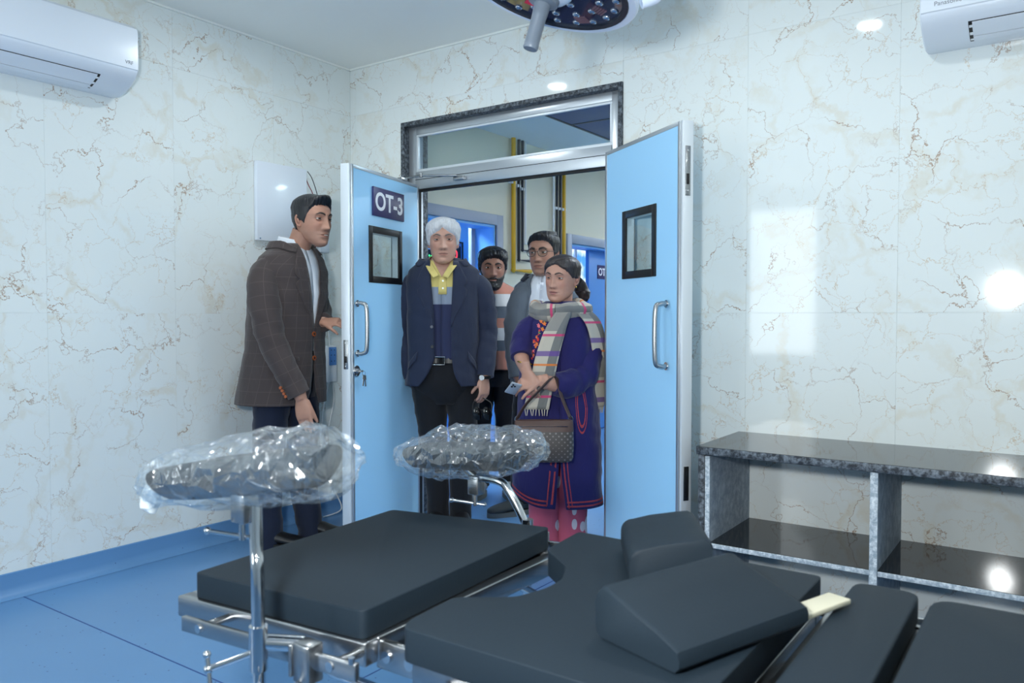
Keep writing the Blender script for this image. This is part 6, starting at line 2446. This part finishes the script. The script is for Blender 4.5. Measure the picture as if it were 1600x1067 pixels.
    def fall(pc, wid, y0, nm, wav=.006, ax=Vector((1, 0, 0))):
        P_ = catmull(pc, 6)
        A, B = [], []
        for i, p in enumerate(P_):
            t = i / (len(P_) - 1)
            w = interp(t, [0, .3, 1], wid)
            dy = wav * sin(t * 14)
            A.append(p - ax * w / 2 + Vector((0, dy, 0))); B.append(p + ax * w / 2 + Vector((0, -dy, 0)))
        o = ribbon(nm, A, B, M_SC, r, .005)
        fr_ = Geo()
        for j in range(9):
            q = A[-1].lerp(B[-1], (j + .5) / 9)
            fr_.tube([q, q + Vector((random.Random(j).uniform(-.006, .006), -.003, -.030))], [.0028, .0014], 6)
        fr_.build('fringe', M_SC, o)
    fall([Q(880, 488, -.165), Q(868, 515, -.185), Q(857, 550, -.20), Q(848, 590, -.20), Q(838, 640, -.20)], [.075, .105, .120], 0, 'scarf_front')
    fall([Q(896, 482, -.10), Q(914, 489, -.105), Q(930, 512, -.10), Q(938, 560, -.07), Q(938, 600, -.05), Q(936, 636, -.04)], [.10, .10, .062], 0, 'scarf_back', .004, Vector((.85, .52, 0)))
    # handbag: a thing of its own hanging from the forearm
    M_BR = mat('brown_leather', rgb(74, 52, 46), .5)
    M_MONO = mono_mat()
    base = root_matrix(r)
    c = Q(850, 722, -.262)
    hb = thing('handbag', base @ c, 'brown patterned shoulder bag hanging from the woman\'s forearm', 'handbag', YAW, None, False)
    def bagrow(z, w, d):
        return [Vector((math.copysign(abs(cos(a)) ** .45, cos(a)) * w, math.copysign(abs(sin(a)) ** .6, sin(a)) * d, z)) for a in [2 * pi * j / 36 for j in range(36)]]
    rows_ = [bagrow(.0, .120, .028), bagrow(.004, .130, .036), bagrow(.02, .137, .042), bagrow(.08, .140, .044), bagrow(.145, .138, .036)]
    fixn(Geo().add(grid_geo(rows_, True, True, True)).build('bag_body', M_MONO, hb, auto=60))
    rows_ = [bagrow(.143, .1395, .0375), bagrow(.165, .138, .033), bagrow(.192, .136, .024), bagrow(.196, .130, .018)]
    fixn(Geo().add(grid_geo(rows_, True, True, True)).build('top_band', M_BR, hb, auto=60))
    Geo().tube([(-.11, -.033, .168), (.11, -.033, .168)], .0022, 6).build('zip', M_CHROME, hb)
    # strap loop over the forearm
    A, B = [], []
    pts = [Vector((-.125, -.005, .20)), Vector((-.085, -.03, .27)), Vector((-.015, -.045, .345)), Vector((.035, -.02, .392)), Vector((.060, .03, .385)), Vector((.085, .03, .30)), Vector((.125, .005, .20))]
    P_ = catmull(pts, 6)
    for p in P_:
        A.append(p + Vector((-.007, -.008, 0))); B.append(p + Vector((.007, .008, 0)))
    ribbon('strap', A, B, M_BR, hb, .004)
    for x in (-.125, .125):
        rg = [Vector((x + cos(a) * .010, 0, .198 + sin(a) * .014)) for a in [2 * pi * k / 16 for k in range(17)]]
        Geo().tube(rg, .002, 6, 1, False).build('strap_ring', M_CHROME, hb)
    # phone in the hand
    c = Q(802, 607, -.285)
    ph = thing('phone', base @ c, 'white smartphone held in the woman\'s hands', 'phone', YAW, None, False)
    Mx = Matrix.Rotation(radians(35), 4, 'Y') @ Matrix.Rotation(radians(40), 4, 'X') @ Matrix.Rotation(radians(25), 4, 'Z')
    Geo().box(-.026, .026, -.004, .004, -.040, .040, .003, Mx).build('phone_case', mat('phone_silver', rgb(176, 182, 190), .3, .3), ph)
    Geo().box(-.023, .023, .0042, .0048, -.037, .037, 0, Mx).build('screen', M_BLACK, ph, smooth=False)
    g3 = Geo()
    for dx, dz in ((-.014, .028), (-.014, .014), (-.002, .021)):
        p = Mx @ Vector((dx, -.004, dz)); q = Mx @ Vector((dx, -.0065, dz))
        g3.tube([p, q], .005, 12)
    g3.build('camera_lens', M_BLACK, ph, auto=40)
    return r

def pink_mat():
    m = fabric('pink_printed_cotton', rgb(198, 92, 118), .8, 300, .1, .05, .25)
    nt = m.node_tree
    b = nt.nodes['Principled BSDF']
    L = nt.links.new
    tc = nt.nodes.new('ShaderNodeTexCoord')
    mp = nt.nodes.new('ShaderNodeMapping'); mp.inputs['Scale'].default_value = (1, 1, .55)
    L(tc.outputs['Object'], mp.inputs['Vector'])
    v = nt.nodes.new('ShaderNodeTexVoronoi'); v.inputs['Scale'].default_value = 17; v.inputs['Randomness'].default_value = .55
    L(mp.outputs[0], v.inputs['Vector'])
    lt = nt.nodes.new('ShaderNodeMath'); lt.operation = 'LESS_THAN'; lt.inputs[1].default_value = .40
    L(v.outputs['Distance'], lt.inputs[0])
    mx = nt.nodes.new('ShaderNodeMix'); mx.data_type = 'RGBA'
    src = b.inputs['Base Color'].links[0].from_socket
    L(lt.outputs[0], mx.inputs['Factor']); L(src, mx.inputs['A']); mx.inputs['B'].default_value = rgb(216, 206, 214)
    L(mx.outputs['Result'], b.inputs['Base Color'])
    return m

def mono_mat():
    m, nt, b = new_mat('monogram_canvas')
    L = nt.links.new
    tc = nt.nodes.new('ShaderNodeTexCoord')
    mp = nt.nodes.new('ShaderNodeMapping'); mp.inputs['Rotation'].default_value = (0, radians(45), 0); mp.inputs['Scale'].default_value = (1, .15, 1)
    L(tc.outputs['Object'], mp.inputs['Vector'])
    v = nt.nodes.new('ShaderNodeTexVoronoi'); v.inputs['Scale'].default_value = 52; v.inputs['Randomness'].default_value = .0
    L(mp.outputs[0], v.inputs['Vector'])
    lt = nt.nodes.new('ShaderNodeMath'); lt.operation = 'LESS_THAN'; lt.inputs[1].default_value = .36
    L(v.outputs['Distance'], lt.inputs[0])
    mx = nt.nodes.new('ShaderNodeMix'); mx.data_type = 'RGBA'
    L(lt.outputs[0], mx.inputs['Factor']); mx.inputs['A'].default_value = rgb(62, 56, 54); mx.inputs['B'].default_value = rgb(112, 106, 102)
    L(mx.outputs['Result'], b.inputs['Base Color'])
    b.inputs['Roughness'].default_value = .45
    return m

man_brown()
man_grey()
man_beard()
man_glasses()
woman()
for o in list(bpy.data.objects):
    if '_world' in o:
        del o['_world']
